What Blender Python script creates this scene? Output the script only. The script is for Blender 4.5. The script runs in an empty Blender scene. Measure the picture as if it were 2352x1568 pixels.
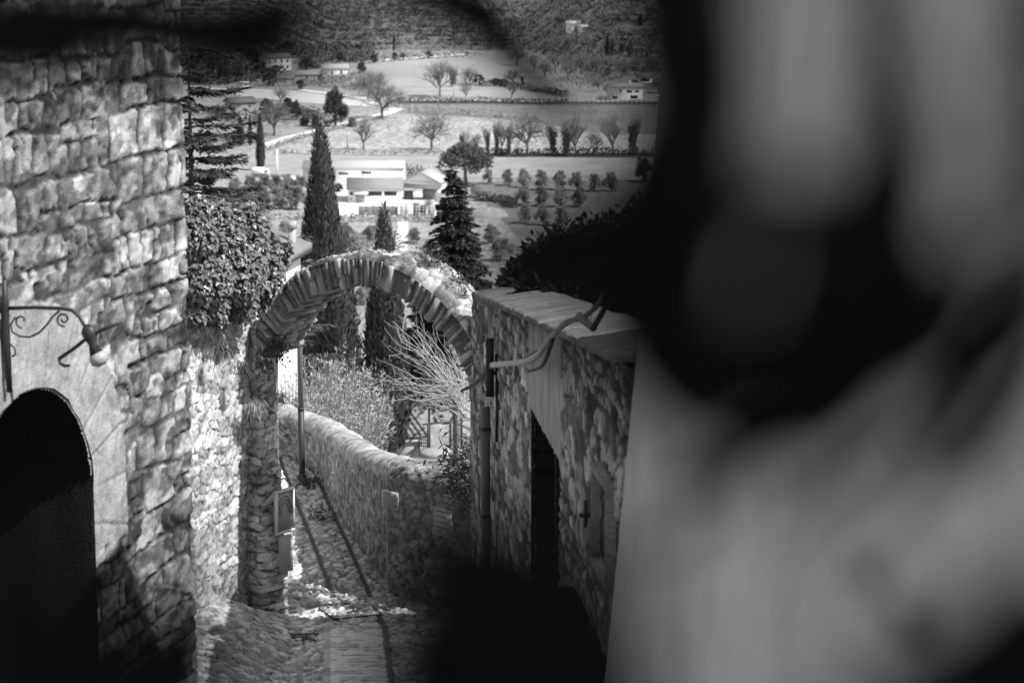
import bpy, math, random
import numpy as np
from mathutils import Vector, Matrix

sc = bpy.context.scene
C = sc.collection
PI = math.pi
rnd = random.Random(7)
RS = np.random.RandomState(11)

# ------------------------------------------------------------------ camera, sky, sun, exposure
TH = 0.192                      # camera looks down by 11 degrees
F = 5553.0                      # focal length in units of a 2352 wide picture (85 mm)
cd = bpy.data.cameras.new('camera')
cam = bpy.data.objects.new('camera', cd)
C.objects.link(cam)
cam.rotation_euler = (PI / 2 - TH, 0, 0)
cd.lens = 85.0
cd.sensor_width = 36.0
cd.clip_start = 0.05
cd.clip_end = 8000
cd.dof.use_dof = True
cd.dof.focus_distance = 38.0
cd.dof.aperture_fstop = 2.5
sc.camera = cam

SUN_EL = math.radians(50)
SUN_AZ = math.radians(28)       # 0 = from the right, positive = from behind the camera
sdir = Vector((math.cos(SUN_AZ) * math.cos(SUN_EL), -math.sin(SUN_AZ) * math.cos(SUN_EL), math.sin(SUN_EL)))
world = bpy.data.worlds.new('World')
sc.world = world
world.use_nodes = True
wn = world.node_tree
wn.nodes.clear()
sky = wn.nodes.new('ShaderNodeTexSky')
sky.sky_type = 'NISHITA'
sky.sun_disc = False
sky.sun_elevation = SUN_EL
sky.sun_rotation = math.atan2(sdir.x, sdir.y)
bw = wn.nodes.new('ShaderNodeRGBToBW')          # black and white picture
bg = wn.nodes.new('ShaderNodeBackground')
bg.inputs[1].default_value = 0.15
wo = wn.nodes.new('ShaderNodeOutputWorld')
wn.links.new(sky.outputs[0], bw.inputs[0])
wn.links.new(bw.outputs[0], bg.inputs[0])
wn.links.new(bg.outputs[0], wo.inputs[0])
sl = bpy.data.lights.new('sun', 'SUN')
sl.energy = 4.5
sl.angle = math.radians(0.5)
sl.color = (1, 1, 1)
so = bpy.data.objects.new('sun', sl)
so.rotation_euler = sdir.to_track_quat('Z', 'Y').to_euler()
C.objects.link(so)
sc.view_settings.view_transform = 'Standard'
sc.view_settings.look = 'None'
sc.view_settings.exposure = 0.6
sc.view_settings.gamma = 1.0
sc.render.engine = 'CYCLES'
sc.cycles.use_denoising = True
sc.cycles.max_bounces = 5
sc.cycles.diffuse_bounces = 3
sc.cycles.sample_clamp_indirect = 4.0

# ------------------------------------------------------------------ small maths
def ray(px, py):
    dx = (px - 1176) / F
    dv = (py - 784) / F
    vy = math.cos(TH) - dv * math.sin(TH)
    vz = -math.sin(TH) - dv * math.cos(TH)
    return dx / vy, vz / vy

def at(px, py, Y):
    a, b = ray(px, py)
    return Vector((a * Y, Y, b * Y))

def hash2(ix, iy, seed):
    ix = np.asarray(ix).astype(np.int64) & 0xfffff
    iy = np.asarray(iy).astype(np.int64) & 0xfffff
    n = (ix * 374761393 + iy * 668265263 + seed * 144269504) & 0xffffffff
    n = ((n ^ (n >> 13)) * 1274126177) & 0xffffffff
    n = n ^ (n >> 16)
    return (n & 0xffff) / 65535.0

def vnoise(x, y, seed=0):
    x = np.asarray(x, float); y = np.asarray(y, float)
    ix = np.floor(x); iy = np.floor(y)
    fx = x - ix; fy = y - iy
    fx = fx * fx * (3 - 2 * fx); fy = fy * fy * (3 - 2 * fy)
    a = hash2(ix, iy, seed); b = hash2(ix + 1, iy, seed)
    c = hash2(ix, iy + 1, seed); d = hash2(ix + 1, iy + 1, seed)
    return (a * (1 - fx) + b * fx) * (1 - fy) + (c * (1 - fx) + d * fx) * fy

def fbm(x, y, seed=0, o=3):
    s = 0; amp = 0.5; tot = 0
    for k in range(o):
        s = s + amp * vnoise(x * 2 ** k, y * 2 ** k, seed + k * 17)
        tot += amp; amp *= 0.5
    return s / tot

def sstep(a, b, x):
    t = np.clip((x - a) / (b - a), 0, 1)
    return t * t * (3 - 2 * t)

# ------------------------------------------------------------------ terrain height
def lane_z(y):
    return np.interp(y, [-60, 0, 22, 36, 47, 60], [20.0, -1.7, -9.9, -11.45, -11.95, -12.6])

def foot(x):
    return 1285 - 235 * sstep(2, 50, x) - 150 * sstep(-95, -150, x)

def ground_h(x, y):
    x = np.asarray(x, float); y = np.asarray(y, float)
    z = np.interp(y, [-60, 0, 22, 36, 47, 52, 385, 430, 1e5], [19, -2.6, -10.8, -12.2, -12.6, -13.2, -92.3, -95, -95])
    d = y - foot(x)
    z = z + 0.135 * np.where(d > 200, d, 18 * np.log1p(np.exp(np.clip(d / 18, -30, 30))))
    z = z + sstep(100, 300, y) * 0.9 * (fbm(x / 60, y / 60, 5) - 0.5)
    return z

_ys = np.geomspace(56, 2500, 5000)
def G(px, py):
    a, b = ray(px, py)
    k = np.argmax(b * _ys <= ground_h(a * _ys, _ys))
    Y = float(_ys[k]) if k > 0 else 1500.0
    return Vector((a * Y, Y, float(ground_h(a * Y, Y))))

# ------------------------------------------------------------------ materials
def new_mat(name):
    m = bpy.data.materials.new(name)
    m.use_nodes = True
    nt = m.node_tree
    b = nt.nodes.get('Principled BSDF')
    return m, nt, b

def nd(nt, t, **kw):
    n = nt.nodes.new(t)
    for k, v in kw.items():
        setattr(n, k, v)
    return n

def mth(nt, op, a, b=None, c=None):
    n = nt.nodes.new('ShaderNodeMath'); n.operation = op
    for i, v in enumerate((a, b, c)):
        if v is None: continue
        if isinstance(v, (int, float)): n.inputs[i].default_value = v
        else: nt.links.new(v, n.inputs[i])
    return n.outputs[0]

def mat(name, c=0.3, var=0.3, scale=(4, 4, 4), rough=0.9, bump=0.0, bscale=40, attr=False, spec=0.2,
        scale2=None, var2=0.25, transl=0.0, objrand=0.0):
    m, nt, b = new_mat(name)
    if isinstance(scale, (int, float)): scale = (scale,) * 3
    geo = nd(nt, 'ShaderNodeNewGeometry')
    mp = nd(nt, 'ShaderNodeMapping'); mp.inputs['Scale'].default_value = scale
    nt.links.new(geo.outputs['Position'], mp.inputs[0])
    nz = nd(nt, 'ShaderNodeTexNoise'); nz.inputs['Scale'].default_value = 1
    nz.inputs['Detail'].default_value = 6; nz.inputs['Roughness'].default_value = 0.65
    nt.links.new(mp.outputs[0], nz.inputs['Vector'])
    f = mth(nt, 'MULTIPLY_ADD', nz.outputs[0], 4 * var, 1 - 2 * var)
    f = mth(nt, 'MAXIMUM', f, 0.15)
    if scale2:
        if isinstance(scale2, (int, float)): scale2 = (scale2,) * 3
        mp2 = nd(nt, 'ShaderNodeMapping'); mp2.inputs['Scale'].default_value = scale2
        nt.links.new(geo.outputs['Position'], mp2.inputs[0])
        n2 = nd(nt, 'ShaderNodeTexNoise'); n2.inputs['Scale'].default_value = 1
        n2.inputs['Detail'].default_value = 4
        nt.links.new(mp2.outputs[0], n2.inputs['Vector'])
        g = mth(nt, 'MAXIMUM', mth(nt, 'MULTIPLY_ADD', n2.outputs[0], 4 * var2, 1 - 2 * var2), 0.15)
        f = mth(nt, 'MULTIPLY', f, g)
    if objrand:
        oi = nd(nt, 'ShaderNodeObjectInfo')
        f = mth(nt, 'MULTIPLY', f, mth(nt, 'MULTIPLY_ADD', oi.outputs['Random'], 2 * objrand, 1 - objrand))
    if attr:
        at_ = nd(nt, 'ShaderNodeAttribute', attribute_name='col')
        f = mth(nt, 'MULTIPLY', f, at_.outputs['Fac'])
    else:
        f = mth(nt, 'MULTIPLY', f, c)
    f = mth(nt, 'MINIMUM', f, 0.85)
    nt.links.new(f, b.inputs['Base Color'])
    b.inputs['Roughness'].default_value = rough
    b.inputs['Specular IOR Level'].default_value = spec
    if bump:
        nb = nd(nt, 'ShaderNodeTexNoise'); nb.inputs['Scale'].default_value = bscale
        nb.inputs['Detail'].default_value = 5
        nt.links.new(geo.outputs['Position'], nb.inputs['Vector'])
        bp = nd(nt, 'ShaderNodeBump'); bp.inputs['Strength'].default_value = bump
        bp.inputs['Distance'].default_value = 0.02
        nt.links.new(nb.outputs[0], bp.inputs['Height'])
        nt.links.new(bp.outputs[0], b.inputs['Normal'])
    if transl:
        tr = nd(nt, 'ShaderNodeBsdfTranslucent')
        nt.links.new(f, tr.inputs[0])
        mx = nd(nt, 'ShaderNodeMixShader'); mx.inputs[0].default_value = transl
        out = nt.nodes.get('Material Output')
        nt.links.new(b.outputs[0], mx.inputs[1]); nt.links.new(tr.outputs[0], mx.inputs[2])
        nt.links.new(mx.outputs[0], out.inputs[0])
    return m

M = {}
M['stone'] = mat('weathered_stone', attr=True, var=0.22, scale=26, bump=0.7, bscale=55, scale2=7, var2=0.22)
M['rubble'] = mat('rubble_stone', attr=True, var=0.25, scale=30, bump=0.8, bscale=60, scale2=5, var2=0.2)
M['dressed'] = mat('dressed_stone', 0.30, 0.15, 12, bump=0.4)
M['paving'] = mat('paving_stone', attr=True, var=0.25, scale=22, bump=0.6, bscale=45, rough=0.75, spec=0.3)
M['plaster'] = mat('streaked_shade_dapple_plaster', 0.60, 0.22, (0.5, 0.22, 0.5), bump=0.2, bscale=25, scale2=(1.5, 0.5, 0.12), var2=0.10)  # broad noise paints shadow dapples into the plaster; second noise is its streaks
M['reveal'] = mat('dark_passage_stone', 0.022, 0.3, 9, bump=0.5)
M['concrete'] = mat('concrete', 0.34, 0.2, (9, 9, 1.2), bump=0.3)
M['slab'] = mat('coping_slab', 0.28, 0.3, (9, 9, 25), bump=1.0, bscale=18, scale2=(2, 2, 2), var2=0.3)
M['iron'] = mat('black_iron', 0.03, 0.2, 30, rough=0.5, spec=0.4)
M['grey_metal'] = mat('grey_metal', 0.13, 0.12, (20, 20, 2), rough=0.5, spec=0.4)
M['white_metal'] = mat('white_metal', 0.6, 0.05, 5, rough=0.5)
M['glass_bulb'] = mat('frosted_bulb', 0.35, 0.05, 5, rough=0.25, spec=0.5)
M['dark_wood'] = mat('dark_wood', 0.018, 0.3, (30, 30, 2), rough=0.7)
M['wood'] = mat('weathered_wood', 0.22, 0.3, (25, 25, 3), rough=0.8)
M['bark'] = mat('bark', 0.10, 0.3, (8, 8, 2), bump=0.5)
M['far_bark'] = mat('winter_bark', 0.10, 0.25, 1)
M['twig'] = mat('winter_twigs', 0.17, 0.25, 0.6)
M['pale_twig'] = mat('pale_twigs', 0.42, 0.2, 6)
M['pale_branch'] = mat('pale_branch', 0.52, 0.35, (14, 14, 14), bump=1.0, bscale=35)
M['cypress'] = mat('cypress_foliage', 0.095, 0.35, 1.6, rough=0.6, transl=0.15, scale2=9, var2=0.25)
M['spruce'] = mat('spruce_foliage', 0.06, 0.35, 2.5, rough=0.55, transl=0.1)
M['cedar'] = mat('cedar_foliage', 0.075, 0.4, 1.8, rough=0.6, transl=0.15)
M['ivy'] = mat('ivy_leaf', 0.15, 0.45, 7, rough=0.38, spec=0.45, transl=0.12)
M['laurel'] = mat('laurel_leaf', 0.02, 0.3, 6, rough=0.5, spec=0.25)
M['olive'] = mat('olive_foliage', 0.25, 0.35, 0.5, rough=0.7, transl=0.15, objrand=0.25)
M['shrub'] = mat('shrub_foliage', 0.085, 0.35, 0.4, rough=0.7, transl=0.15, objrand=0.3)
M['sage'] = mat('grey_shrub_leaf', 0.40, 0.35, 1.6, rough=0.65, transl=0.2)
M['drygrass'] = mat('dry_grass', 0.30, 0.3, 8, transl=0.2)
M['weed'] = mat('weed_leaf', 0.09, 0.4, 9, rough=0.6, transl=0.15)
M['scrub'] = mat('hillside_scrub', 0.10, 0.4, 0.05, scale2=0.6, var2=0.3)
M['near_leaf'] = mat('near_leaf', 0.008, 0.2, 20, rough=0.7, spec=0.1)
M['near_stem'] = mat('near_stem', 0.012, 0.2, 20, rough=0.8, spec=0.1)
M['grass'] = mat('valley_grass', 0.25, 0.16, (0.05, 0.02, 0.05), scale2=(0.7, 0.2, 0.7), var2=0.42, bump=0)
M['hill'] = mat('hill_ground', 0.14, 0.3, (0.012, 0.05, 0.05), scale2=(0.25, 0.2, 0.2), var2=0.35)
M['rough_grass'] = mat('rough_grass', 0.30, 0.3, (0.14, 0.05, 0.1), scale2=(0.8, 0.25, 0.5), var2=0.5)
M['field_pale'] = mat('pale_field', 0.46, 0.08, (0.03, 0.06, 0.05), scale2=(0.06, 0.6, 0.5), var2=0.1)
M['field_mid'] = mat('mid_field', 0.27, 0.16, (0.02, 0.06, 0.05), scale2=(0.12, 0.6, 0.5), var2=0.3)
M['field_dark'] = mat('dark_field', 0.16, 0.2, (0.03, 0.06, 0.05), scale2=(0.7, 0.1, 0.5), var2=0.3)
M['gravel'] = mat('white_gravel', 0.60, 0.06, 0.3)
M['bank'] = mat('dark_bank', 0.06, 0.3, 0.4)
M['white_wall'] = mat('white_render', 0.74, 0.05, 0.3)
M['cream_wall'] = mat('cream_render', 0.62, 0.08, 0.5)
M['grey_wall'] = mat('grey_render', 0.34, 0.15, 0.8)
M['tile'] = mat('roof_tile', 0.22, 0.2, (2.2, 0.6, 0.6), bump=0.5, bscale=4)
M['tile_dark'] = mat('dark_roof_tile', 0.13, 0.2, (2.2, 0.6, 0.6), bump=0.5, bscale=4)
M['tile_pale'] = mat('pale_roof_sheet', 0.36, 0.08, (1.5, 0.4, 0.4))
M['dark'] = mat('dark_opening', 0.02, 0.1, 1, rough=0.4, spec=0.4)
M['shutter'] = mat('shutter_paint', 0.12, 0.1, 3)
M['paper'] = mat('paper_notice', 0.55, 0.05, 8)
M['print'] = mat('printed_ink', 0.12, 0.1, 20)
M['board'] = mat('sign_board', 0.35, 0.1, 12, rough=0.5)
M['soil'] = mat('soil_heap', 0.26, 0.3, 1.3)

# ------------------------------------------------------------------ mesh helpers
class MB:
    def __init__(s):
        s.v = []; s.f = []; s.n = 0
    def add(s, verts, faces):
        verts = np.asarray(verts, float).reshape(-1, 3)
        for f in faces:
            f = np.asarray(f, np.int64)
            s.f.append(f + s.n)
        s.v.append(verts); s.n += len(verts)
        return s
    def box(s, x0, x1, y0, y1, z0, z1, mtx=None, jit=0):
        v = np.array([[x0, y0, z0], [x1, y0, z0], [x1, y1, z0], [x0, y1, z0],
                      [x0, y0, z1], [x1, y0, z1], [x1, y1, z1], [x0, y1, z1]], float)
        if jit: v += RS.uniform(-jit, jit, v.shape)
        if mtx is not None: v = np.array([(mtx @ Vector(p))[:] for p in v])
        s.add(v, [np.array([[0, 3, 2, 1], [4, 5, 6, 7], [0, 1, 5, 4], [1, 2, 6, 5], [2, 3, 7, 6], [3, 0, 4, 7]])])
        return s
    def tube(s, pts, rad, k=8, closed=True):
        pts = [Vector(p) for p in pts]
        if isinstance(rad, (int, float)): rad = [rad] * len(pts)
        vs = []; n = len(pts); prev = None
        for i, p in enumerate(pts):
            d = (pts[min(i + 1, n - 1)] - pts[max(i - 1, 0)]).normalized()
            ref = prev if prev is not None else (Vector((0, 0, 1)) if abs(d.z) < 0.9 else Vector((1, 0, 0)))
            a = (ref - d * ref.dot(d))
            if a.length < 1e-6: a = d.orthogonal()
            a.normalize(); b = d.cross(a); prev = a
            for j in range(k):
                t = 2 * PI * j / k
                vs.append(p + (a * math.cos(t) + b * math.sin(t)) * rad[i])
        q = [[i * k + j, i * k + (j + 1) % k, (i + 1) * k + (j + 1) % k, (i + 1) * k + j] for i in range(n - 1) for j in range(k)]
        s.add([v[:] for v in vs], [np.array(q)])
        if closed:
            s.f.append(np.array([list(range(k))[::-1]]) + s.n - len(vs))
            s.f.append(np.array([list(range((n - 1) * k, n * k))]) + s.n - len(vs))
        return s
    def build(s, name, m, parent=None, smooth=False, col=None):
        me = bpy.data.meshes.new(name)
        V = np.concatenate(s.v) if s.v else np.zeros((0, 3))
        loops = np.concatenate([f.ravel() for f in s.f]).astype(np.int32)
        cnt = np.concatenate([np.full(len(f), f.shape[1]) for f in s.f]).astype(np.int32)
        start = np.concatenate([[0], np.cumsum(cnt)[:-1]]).astype(np.int32)
        me.vertices.add(len(V)); me.vertices.foreach_set('co', V.astype(np.float32).ravel())
        me.loops.add(len(loops)); me.loops.foreach_set('vertex_index', loops)
        me.polygons.add(len(cnt)); me.polygons.foreach_set('loop_start', start)
        if smooth: me.polygons.foreach_set('use_smooth', np.ones(len(cnt), bool))
        me.update(calc_edges=True)
        if col is not None:
            a = me.attributes.new('col', 'FLOAT', 'POINT')
            a.data.foreach_set('value', np.asarray(col, np.float32).ravel())
        me.materials.append(m)
        o = bpy.data.objects.new(name, me)
        C.objects.link(o)
        if parent is not None: o.parent = parent
        return o

def tubes(P0, P1, r0, r1, k=4):
    """many straight tapered tubes at once -> verts, quads"""
    P0 = np.asarray(P0, float); P1 = np.asarray(P1, float)
    d = P1 - P0; L = np.linalg.norm(d, axis=1, keepdims=True) + 1e-9; d = d / L
    ref = np.where(np.abs(d[:, 2:3]) < 0.9, [[0, 0, 1.0]], [[1.0, 0, 0]])
    a = np.cross(d, ref); a /= np.linalg.norm(a, axis=1, keepdims=True) + 1e-9
    b = np.cross(d, a)
    n = len(P0); ang = np.arange(k) * 2 * PI / k
    ring = a[:, None, :] * np.cos(ang)[None, :, None] + b[:, None, :] * np.sin(ang)[None, :, None]
    v = np.concatenate([P0[:, None] + ring * np.asarray(r0)[:, None, None], P1[:, None] + ring * np.asarray(r1)[:, None, None]], axis=1)
    j = np.arange(k); j2 = (j + 1) % k
    q = np.stack([j, j2, k + j2, k + j], axis=1)
    q = (q[None] + (np.arange(n) * 2 * k)[:, None, None]).reshape(-1, 4)
    return v.reshape(-1, 3), q

def leaves(P, D, N, L, W, fold=0.15):
    """diamond leaves: base P, direction D, rough normal N"""
    P = np.asarray(P, float); D = np.asarray(D, float)
    D = D / (np.linalg.norm(D, axis=1, keepdims=True) + 1e-9)
    Sd = np.cross(D, N); Sd /= np.linalg.norm(Sd, axis=1, keepdims=True) + 1e-9
    Nn = np.cross(Sd, D)
    L = np.asarray(L).reshape(-1, 1) * np.ones((len(P), 1)); W = np.asarray(W).reshape(-1, 1) * np.ones((len(P), 1))
    mid = P + D * L * 0.45
    v = np.stack([P, mid + Sd * W * 0.5 + Nn * W * fold, P + D * L, mid - Sd * W * 0.5 + Nn * W * fold], axis=1)
    q = np.array([[0, 1, 2, 3]])[None] + (np.arange(len(P)) * 4)[:, None, None]
    return v.reshape(-1, 3), q.reshape(-1, 4)

def runit(n):
    v = RS.normal(size=(n, 3)); return v / np.linalg.norm(v, axis=1, keepdims=True)

def tag(o, label, cat, group=None, kind=None):
    if label: o['label'] = label
    if cat: o['category'] = cat
    if group: o['group'] = group
    if kind: o['kind'] = kind
    return o

def struct(o, label=None, kind='structure'):
    o['kind'] = kind
    if label: o['label'] = label
    return o

def thing(name, label, cat, loc=(0, 0, 0), rz=0, group=None):
    o = bpy.data.objects.new(name, None)
    o.empty_display_size = 0.3
    C.objects.link(o)
    o.location = loc; o.rotation_euler = (0, 0, rz)
    return tag(o, label, cat, group)

def children(o): return [c for c in C.objects if c.parent == o]
def copy_tree(o, kids, loc, rz, s, label, group=None):
    c = o.copy(); C.objects.link(c)
    c.location = loc; c.rotation_euler = (0, 0, rz); c.scale = s
    c['label'] = label
    if group: c['group'] = group
    elif 'group' in c: del c['group']
    for k in kids:
        d = k.copy(); C.objects.link(d); d.parent = c
    return c

def grid_mesh(name, P, m, parent=None, col=None, mask=None, wrap=False):
    n, k, _ = P.shape
    i, j = np.meshgrid(np.arange(n - 1), np.arange(k - 1), indexing='ij')
    q = np.stack([i * k + j, (i + 1) * k + j, (i + 1) * k + j + 1, i * k + j + 1], axis=-1)
    q = q[mask] if mask is not None else q.reshape(-1, 4)
    b = MB(); b.add(P.reshape(-1, 3), [q])
    return b.build(name, m, parent, smooth=True, col=None if col is None else col.reshape(-1))

# ------------------------------------------------------------------ masonry patterns: height 0..1 and albedo
def lay_courses(S, T, seed, ch=0.28, cw=0.5, gap=0.02, base=0.42, var=0.12, mort=0.13, pit=0.3):
    Td = T + 0.11 * (fbm(S * 0.9, T * 0.9, seed + 1) - 0.5) * 2 + 0.035 * (fbm(S * 4, T * 4, seed + 31) - 0.5) * 2
    Sd = S + 0.08 * (fbm(S * 2.0, T * 2.0, seed + 2) - 0.5) * 2 + 0.03 * (fbm(S * 6, T * 6, seed + 32) - 0.5) * 2
    r = np.random.RandomState(seed)
    lo, hi = Td.min() - 1, Td.max() + 1
    b = [lo]
    while b[-1] < hi: b.append(b[-1] + ch * r.uniform(0.65, 1.35))
    b = np.array(b); k = np.clip(np.searchsorted(b, Td) - 1, 0, len(b) - 2)
    dy = np.minimum(Td - b[k], b[k + 1] - Td)
    dx = np.zeros_like(dy); ids = np.zeros_like(dy); lx_ = np.zeros_like(dy)
    s0, s1 = Sd.min() - 1, Sd.max() + 1
    for c in range(len(b) - 1):
        w = [s0 - r.uniform(0, 0.5)]
        while w[-1] < s1: w.append(w[-1] + cw * r.uniform(0.35, 1.5))
        w = np.array(w); mk = k == c
        if not mk.any(): continue
        q = np.clip(np.searchsorted(w, Sd[mk]) - 1, 0, len(w) - 2)
        dx[mk] = np.minimum(Sd[mk] - w[q], w[q + 1] - Sd[mk]); ids[mk] = c * 997 + q
        lx_[mk] = (Sd[mk] - w[q]) / (w[q + 1] - w[q]) - 0.5
    ly_ = (Td - b[k]) / (b[k + 1] - b[k]) - 0.5
    # each stone shrinks by its own amount, so joints vary from hairline to wide and mortar filled
    rid = hash2(ids, ids * 0 + 3, seed); rid2 = hash2(ids, ids * 0 + 9, seed); rid3 = hash2(ids, ids * 0 + 14, seed)
    shr = 0.024 * rid3 ** 2
    rr = 0.015 + 0.045 * rid ** 2
    d = np.where((dx < rr) & (dy < rr), rr - np.sqrt((rr - np.minimum(dx, rr)) ** 2 + (rr - np.minimum(dy, rr)) ** 2), np.minimum(dx, dy))
    d = d - shr + 0.055 * (fbm(S * 9, T * 9, seed + 3) - 0.5) + 0.03 * (fbm(S * 26, T * 26, seed + 33) - 0.5)
    m = sstep(gap * 0.1, gap * 0.9, d)
    # some stones are broken in two by a crack
    crack = np.abs(lx_ + 0.25 * (fbm(S * 6, T * 6, seed + 40) - 0.5) - (rid2 - 0.5) * 0.5)
    m = m * (1 - (rid3 > 0.62) * (1 - sstep(0.01, 0.05, crack)))
    pits = sstep(0.48, 0.62, fbm(S * 6.5, T * 6.5, seed + 5, 5))
    chip = sstep(0.55, 0.7, fbm(S * 3.2, T * 3.2, seed + 41, 4))
    fill = sstep(0.55, 0.8, fbm(S * 0.9, T * 1.3, seed + 35))
    tilt = (rid2 - 0.5) * lx_ * 1.1 + (rid3 - 0.5) * ly_ * 1.1
    rough = fbm(S * 10, T * 10, seed + 6, 5) - 0.5
    h = m * (0.62 + 0.38 * rid + 0.6 * tilt - pit * pits * 1.1 - 0.35 * chip + 0.9 * rough) + (1 - m) * (-0.25 + 0.6 * fill + 0.4 * rough)
    big = fbm(S * 0.7, T * 0.7, seed + 8)
    st = fbm(S * 15, T * 15, seed + 36)
    cm = mort * (1 + 0.9 * fill)
    tone = 0.45 + 1.1 * fbm(S * 2.6 + 7 * rid, T * 2.6, seed + 42, 4)
    col = cm * (1 - m) + m * (base + var * (rid2 - 0.5) * 2) * (0.72 + 0.56 * big) * (1 - 0.6 * pits) * (0.55 + 0.9 * st) * tone
    return h, col

def lay_rubble(S, T, seed, cw=0.26, ch=0.12, base=0.45, var=0.14, mort=0.2, gap=0.1, p=3.0):
    Sd = S + 0.55 * cw * (fbm(S * 3, T * 3, seed + 1) - 0.5) * 2 + 0.10 * cw * (fbm(S * 12, T * 12, seed + 21) - 0.5) * 2
    Td = T + 0.9 * ch * (fbm(S * 2.5, T * 2.5, seed + 2) - 0.5) * 2 + 0.15 * ch * (fbm(S * 12, T * 12, seed + 22) - 0.5) * 2
    x = Sd / cw; y = Td / ch
    ix = np.floor(x); iy = np.floor(y)
    f1 = np.full(x.shape, 9.0); f2 = np.full(x.shape, 9.0); idd = np.zeros(x.shape); gx_ = np.zeros(x.shape); gy_ = np.zeros(x.shape)
    for oy in (-1, 0, 1):
        for ox in (-2, -1, 0, 1, 2):
            cx = ix + ox; cy = iy + oy
            px = cx + 0.1 + 0.8 * hash2(cx, cy, seed + 11) + 0.5 * (np.mod(cy, 2))
            py = cy + 0.2 + 0.6 * hash2(cx, cy, seed + 12)
            nid = hash2(cx, cy, seed + 13)
            d = (np.abs(x - px) ** p + np.abs(y - py) ** p) ** (1 / p) - 0.22 * nid
            closer = d < f1
            f2 = np.where(closer, f1, np.minimum(f2, d))
            idd = np.where(closer, nid, idd); gx_ = np.where(closer, x - px, gx_); gy_ = np.where(closer, y - py, gy_)
            f1 = np.where(closer, d, f1)
    e = f2 - f1 + 0.16 * (fbm(S * 18, T * 18, seed + 4) - 0.5)
    m = sstep(gap * 0.2, gap * 1.2, e)
    rid = np.mod(idd * 7.3, 1); rid3 = np.mod(idd * 13.7, 1)
    fill = sstep(0.45, 0.7, fbm(S * 1.1, T * 1.4, seed + 24))
    rough = fbm(S * 13, T * 13, seed + 5, 4) - 0.5
    pits = sstep(0.52, 0.7, fbm(S * 12, T * 12, seed + 7))
    h = m * (0.5 + 0.4 * rid + 0.8 * ((rid - 0.5) * gx_ + (rid3 - 0.5) * gy_) + 0.9 * rough - 0.3 * pits) + (1 - m) * (-0.1 + 0.55 * fill + 0.4 * rough)
    big = fbm(S * 0.9, T * 0.9, seed + 6)
    st = fbm(S * 22, T * 22, seed + 23)
    col = mort * (1 + 0.7 * fill) * (1 - m) + m * (base + var * (rid - 0.5) * 2)
    col = col * (0.65 + 0.7 * big) * (1 - 0.45 * pits) * (0.7 + 0.6 * st)
    return h, col

def polywall(name, pts, zb, zt, res, layout, amp, m, parent=None, w=0.4, rnd_top=1.0, ragged=0.0, hole=None, batter=0.0, seed=1, back=True, resz=None):
    """a solid masonry wall along a plan polyline; its face is to the right of the walking direction"""
    pts = np.array(pts, float)
    seg = np.linalg.norm(np.diff(pts, axis=0), axis=1)
    cum = np.concatenate([[0], np.cumsum(seg)]); Ltot = cum[-1]
    S = np.linspace(0, Ltot, max(int(Ltot / res), 2))
    for c in cum[1:-1]: S[np.argmin(np.abs(S - c))] = c
    X = np.interp(S, cum, pts[:, 0]); Y = np.interp(S, cum, pts[:, 1])
    dirs = np.diff(pts, axis=0) / seg[:, None]
    nrm = np.stack([dirs[:, 1], -dirs[:, 0]], axis=1)
    k = np.clip(np.searchsorted(cum, S, side='right') - 1, 0, len(seg) - 1)
    Nn = nrm[k].copy()
    for i, c in enumerate(cum[1:-1]):
        near = np.abs(S - c) < 0.09
        t = np.clip((S[near] - c) / 0.18 + 0.5, 0, 1)[:, None]
        v = nrm[i] * (1 - t) + nrm[i + 1] * t
        Nn[near] = v / np.linalg.norm(v, axis=1, keepdims=True)
    ZB = np.interp(S, cum, zb) if np.ndim(zb) else np.full(S.shape, zb)
    ZT = np.interp(S, cum, zt) if np.ndim(zt) else np.full(S.shape, zt)
    if ragged: ZT = ZT + ragged * (fbm(S * 2.3, S * 0 + 3, seed, 4) - 0.5) * 2
    H = float((ZT - ZB).max()); rz = resz or res
    nv = max(int(H / rz), 2); tv = np.linspace(0, 1, nv)
    zz = ZB[:, None] + (ZT - ZB)[:, None] * tv[None]
    out = np.zeros_like(zz) + batter * (ZT[:, None] - zz)
    na = max(int(PI * w / 2 / rz), 8); ang = np.linspace(0, PI, na)[1:]
    za = ZT[:, None] + rnd_top * w / 2 * np.sin(ang)[None]
    oa = -w / 2 + w / 2 * np.cos(ang)[None] + 0 * ZT[:, None]
    Tl = np.concatenate([zz, ZT[:, None] + (ang * w / 2)[None]], axis=1)
    Z = np.concatenate([zz, za], axis=1); O = np.concatenate([out, oa], axis=1)
    SS = np.repeat(S[:, None], Tl.shape[1], 1)
    h, col = layout(SS, Tl)
    ax = np.concatenate([np.ones(nv), np.cos(ang)]); az = np.concatenate([np.zeros(nv), np.sin(ang)])
    dsp = amp * h
    Px = X[:, None] + Nn[:, 0:1] * (O + dsp * ax[None]); Py = Y[:, None] + Nn[:, 1:2] * (O + dsp * ax[None])
    Pz = Z + dsp * az[None]
    P = np.stack([Px, Py, Pz], axis=-1)
    mask = None
    if hole is not None:
        hm = hole(SS, Tl); mask = ~(hm[:-1, :-1] & hm[1:, 1:])
    if back:
        bz = ZB[:, None] + (ZT - ZB)[:, None] * np.array([0.66, 0.33, 0])[None]
        bx = X[:, None] - Nn[:, 0:1] * w + 0 * bz; by = Y[:, None] - Nn[:, 1:2] * w + 0 * bz
        P = np.concatenate([P, np.stack([bx, by, bz], -1)], axis=1)
        col = np.concatenate([col, np.repeat(col[:, -1:], 3, 1)], axis=1)
        if mask is not None: mask = np.concatenate([mask, np.ones((mask.shape[0], 3), bool)], axis=1)
    ob = grid_mesh(name, P, m, parent, col, mask)
    return ob, (S, X, Y, Nn)

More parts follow.
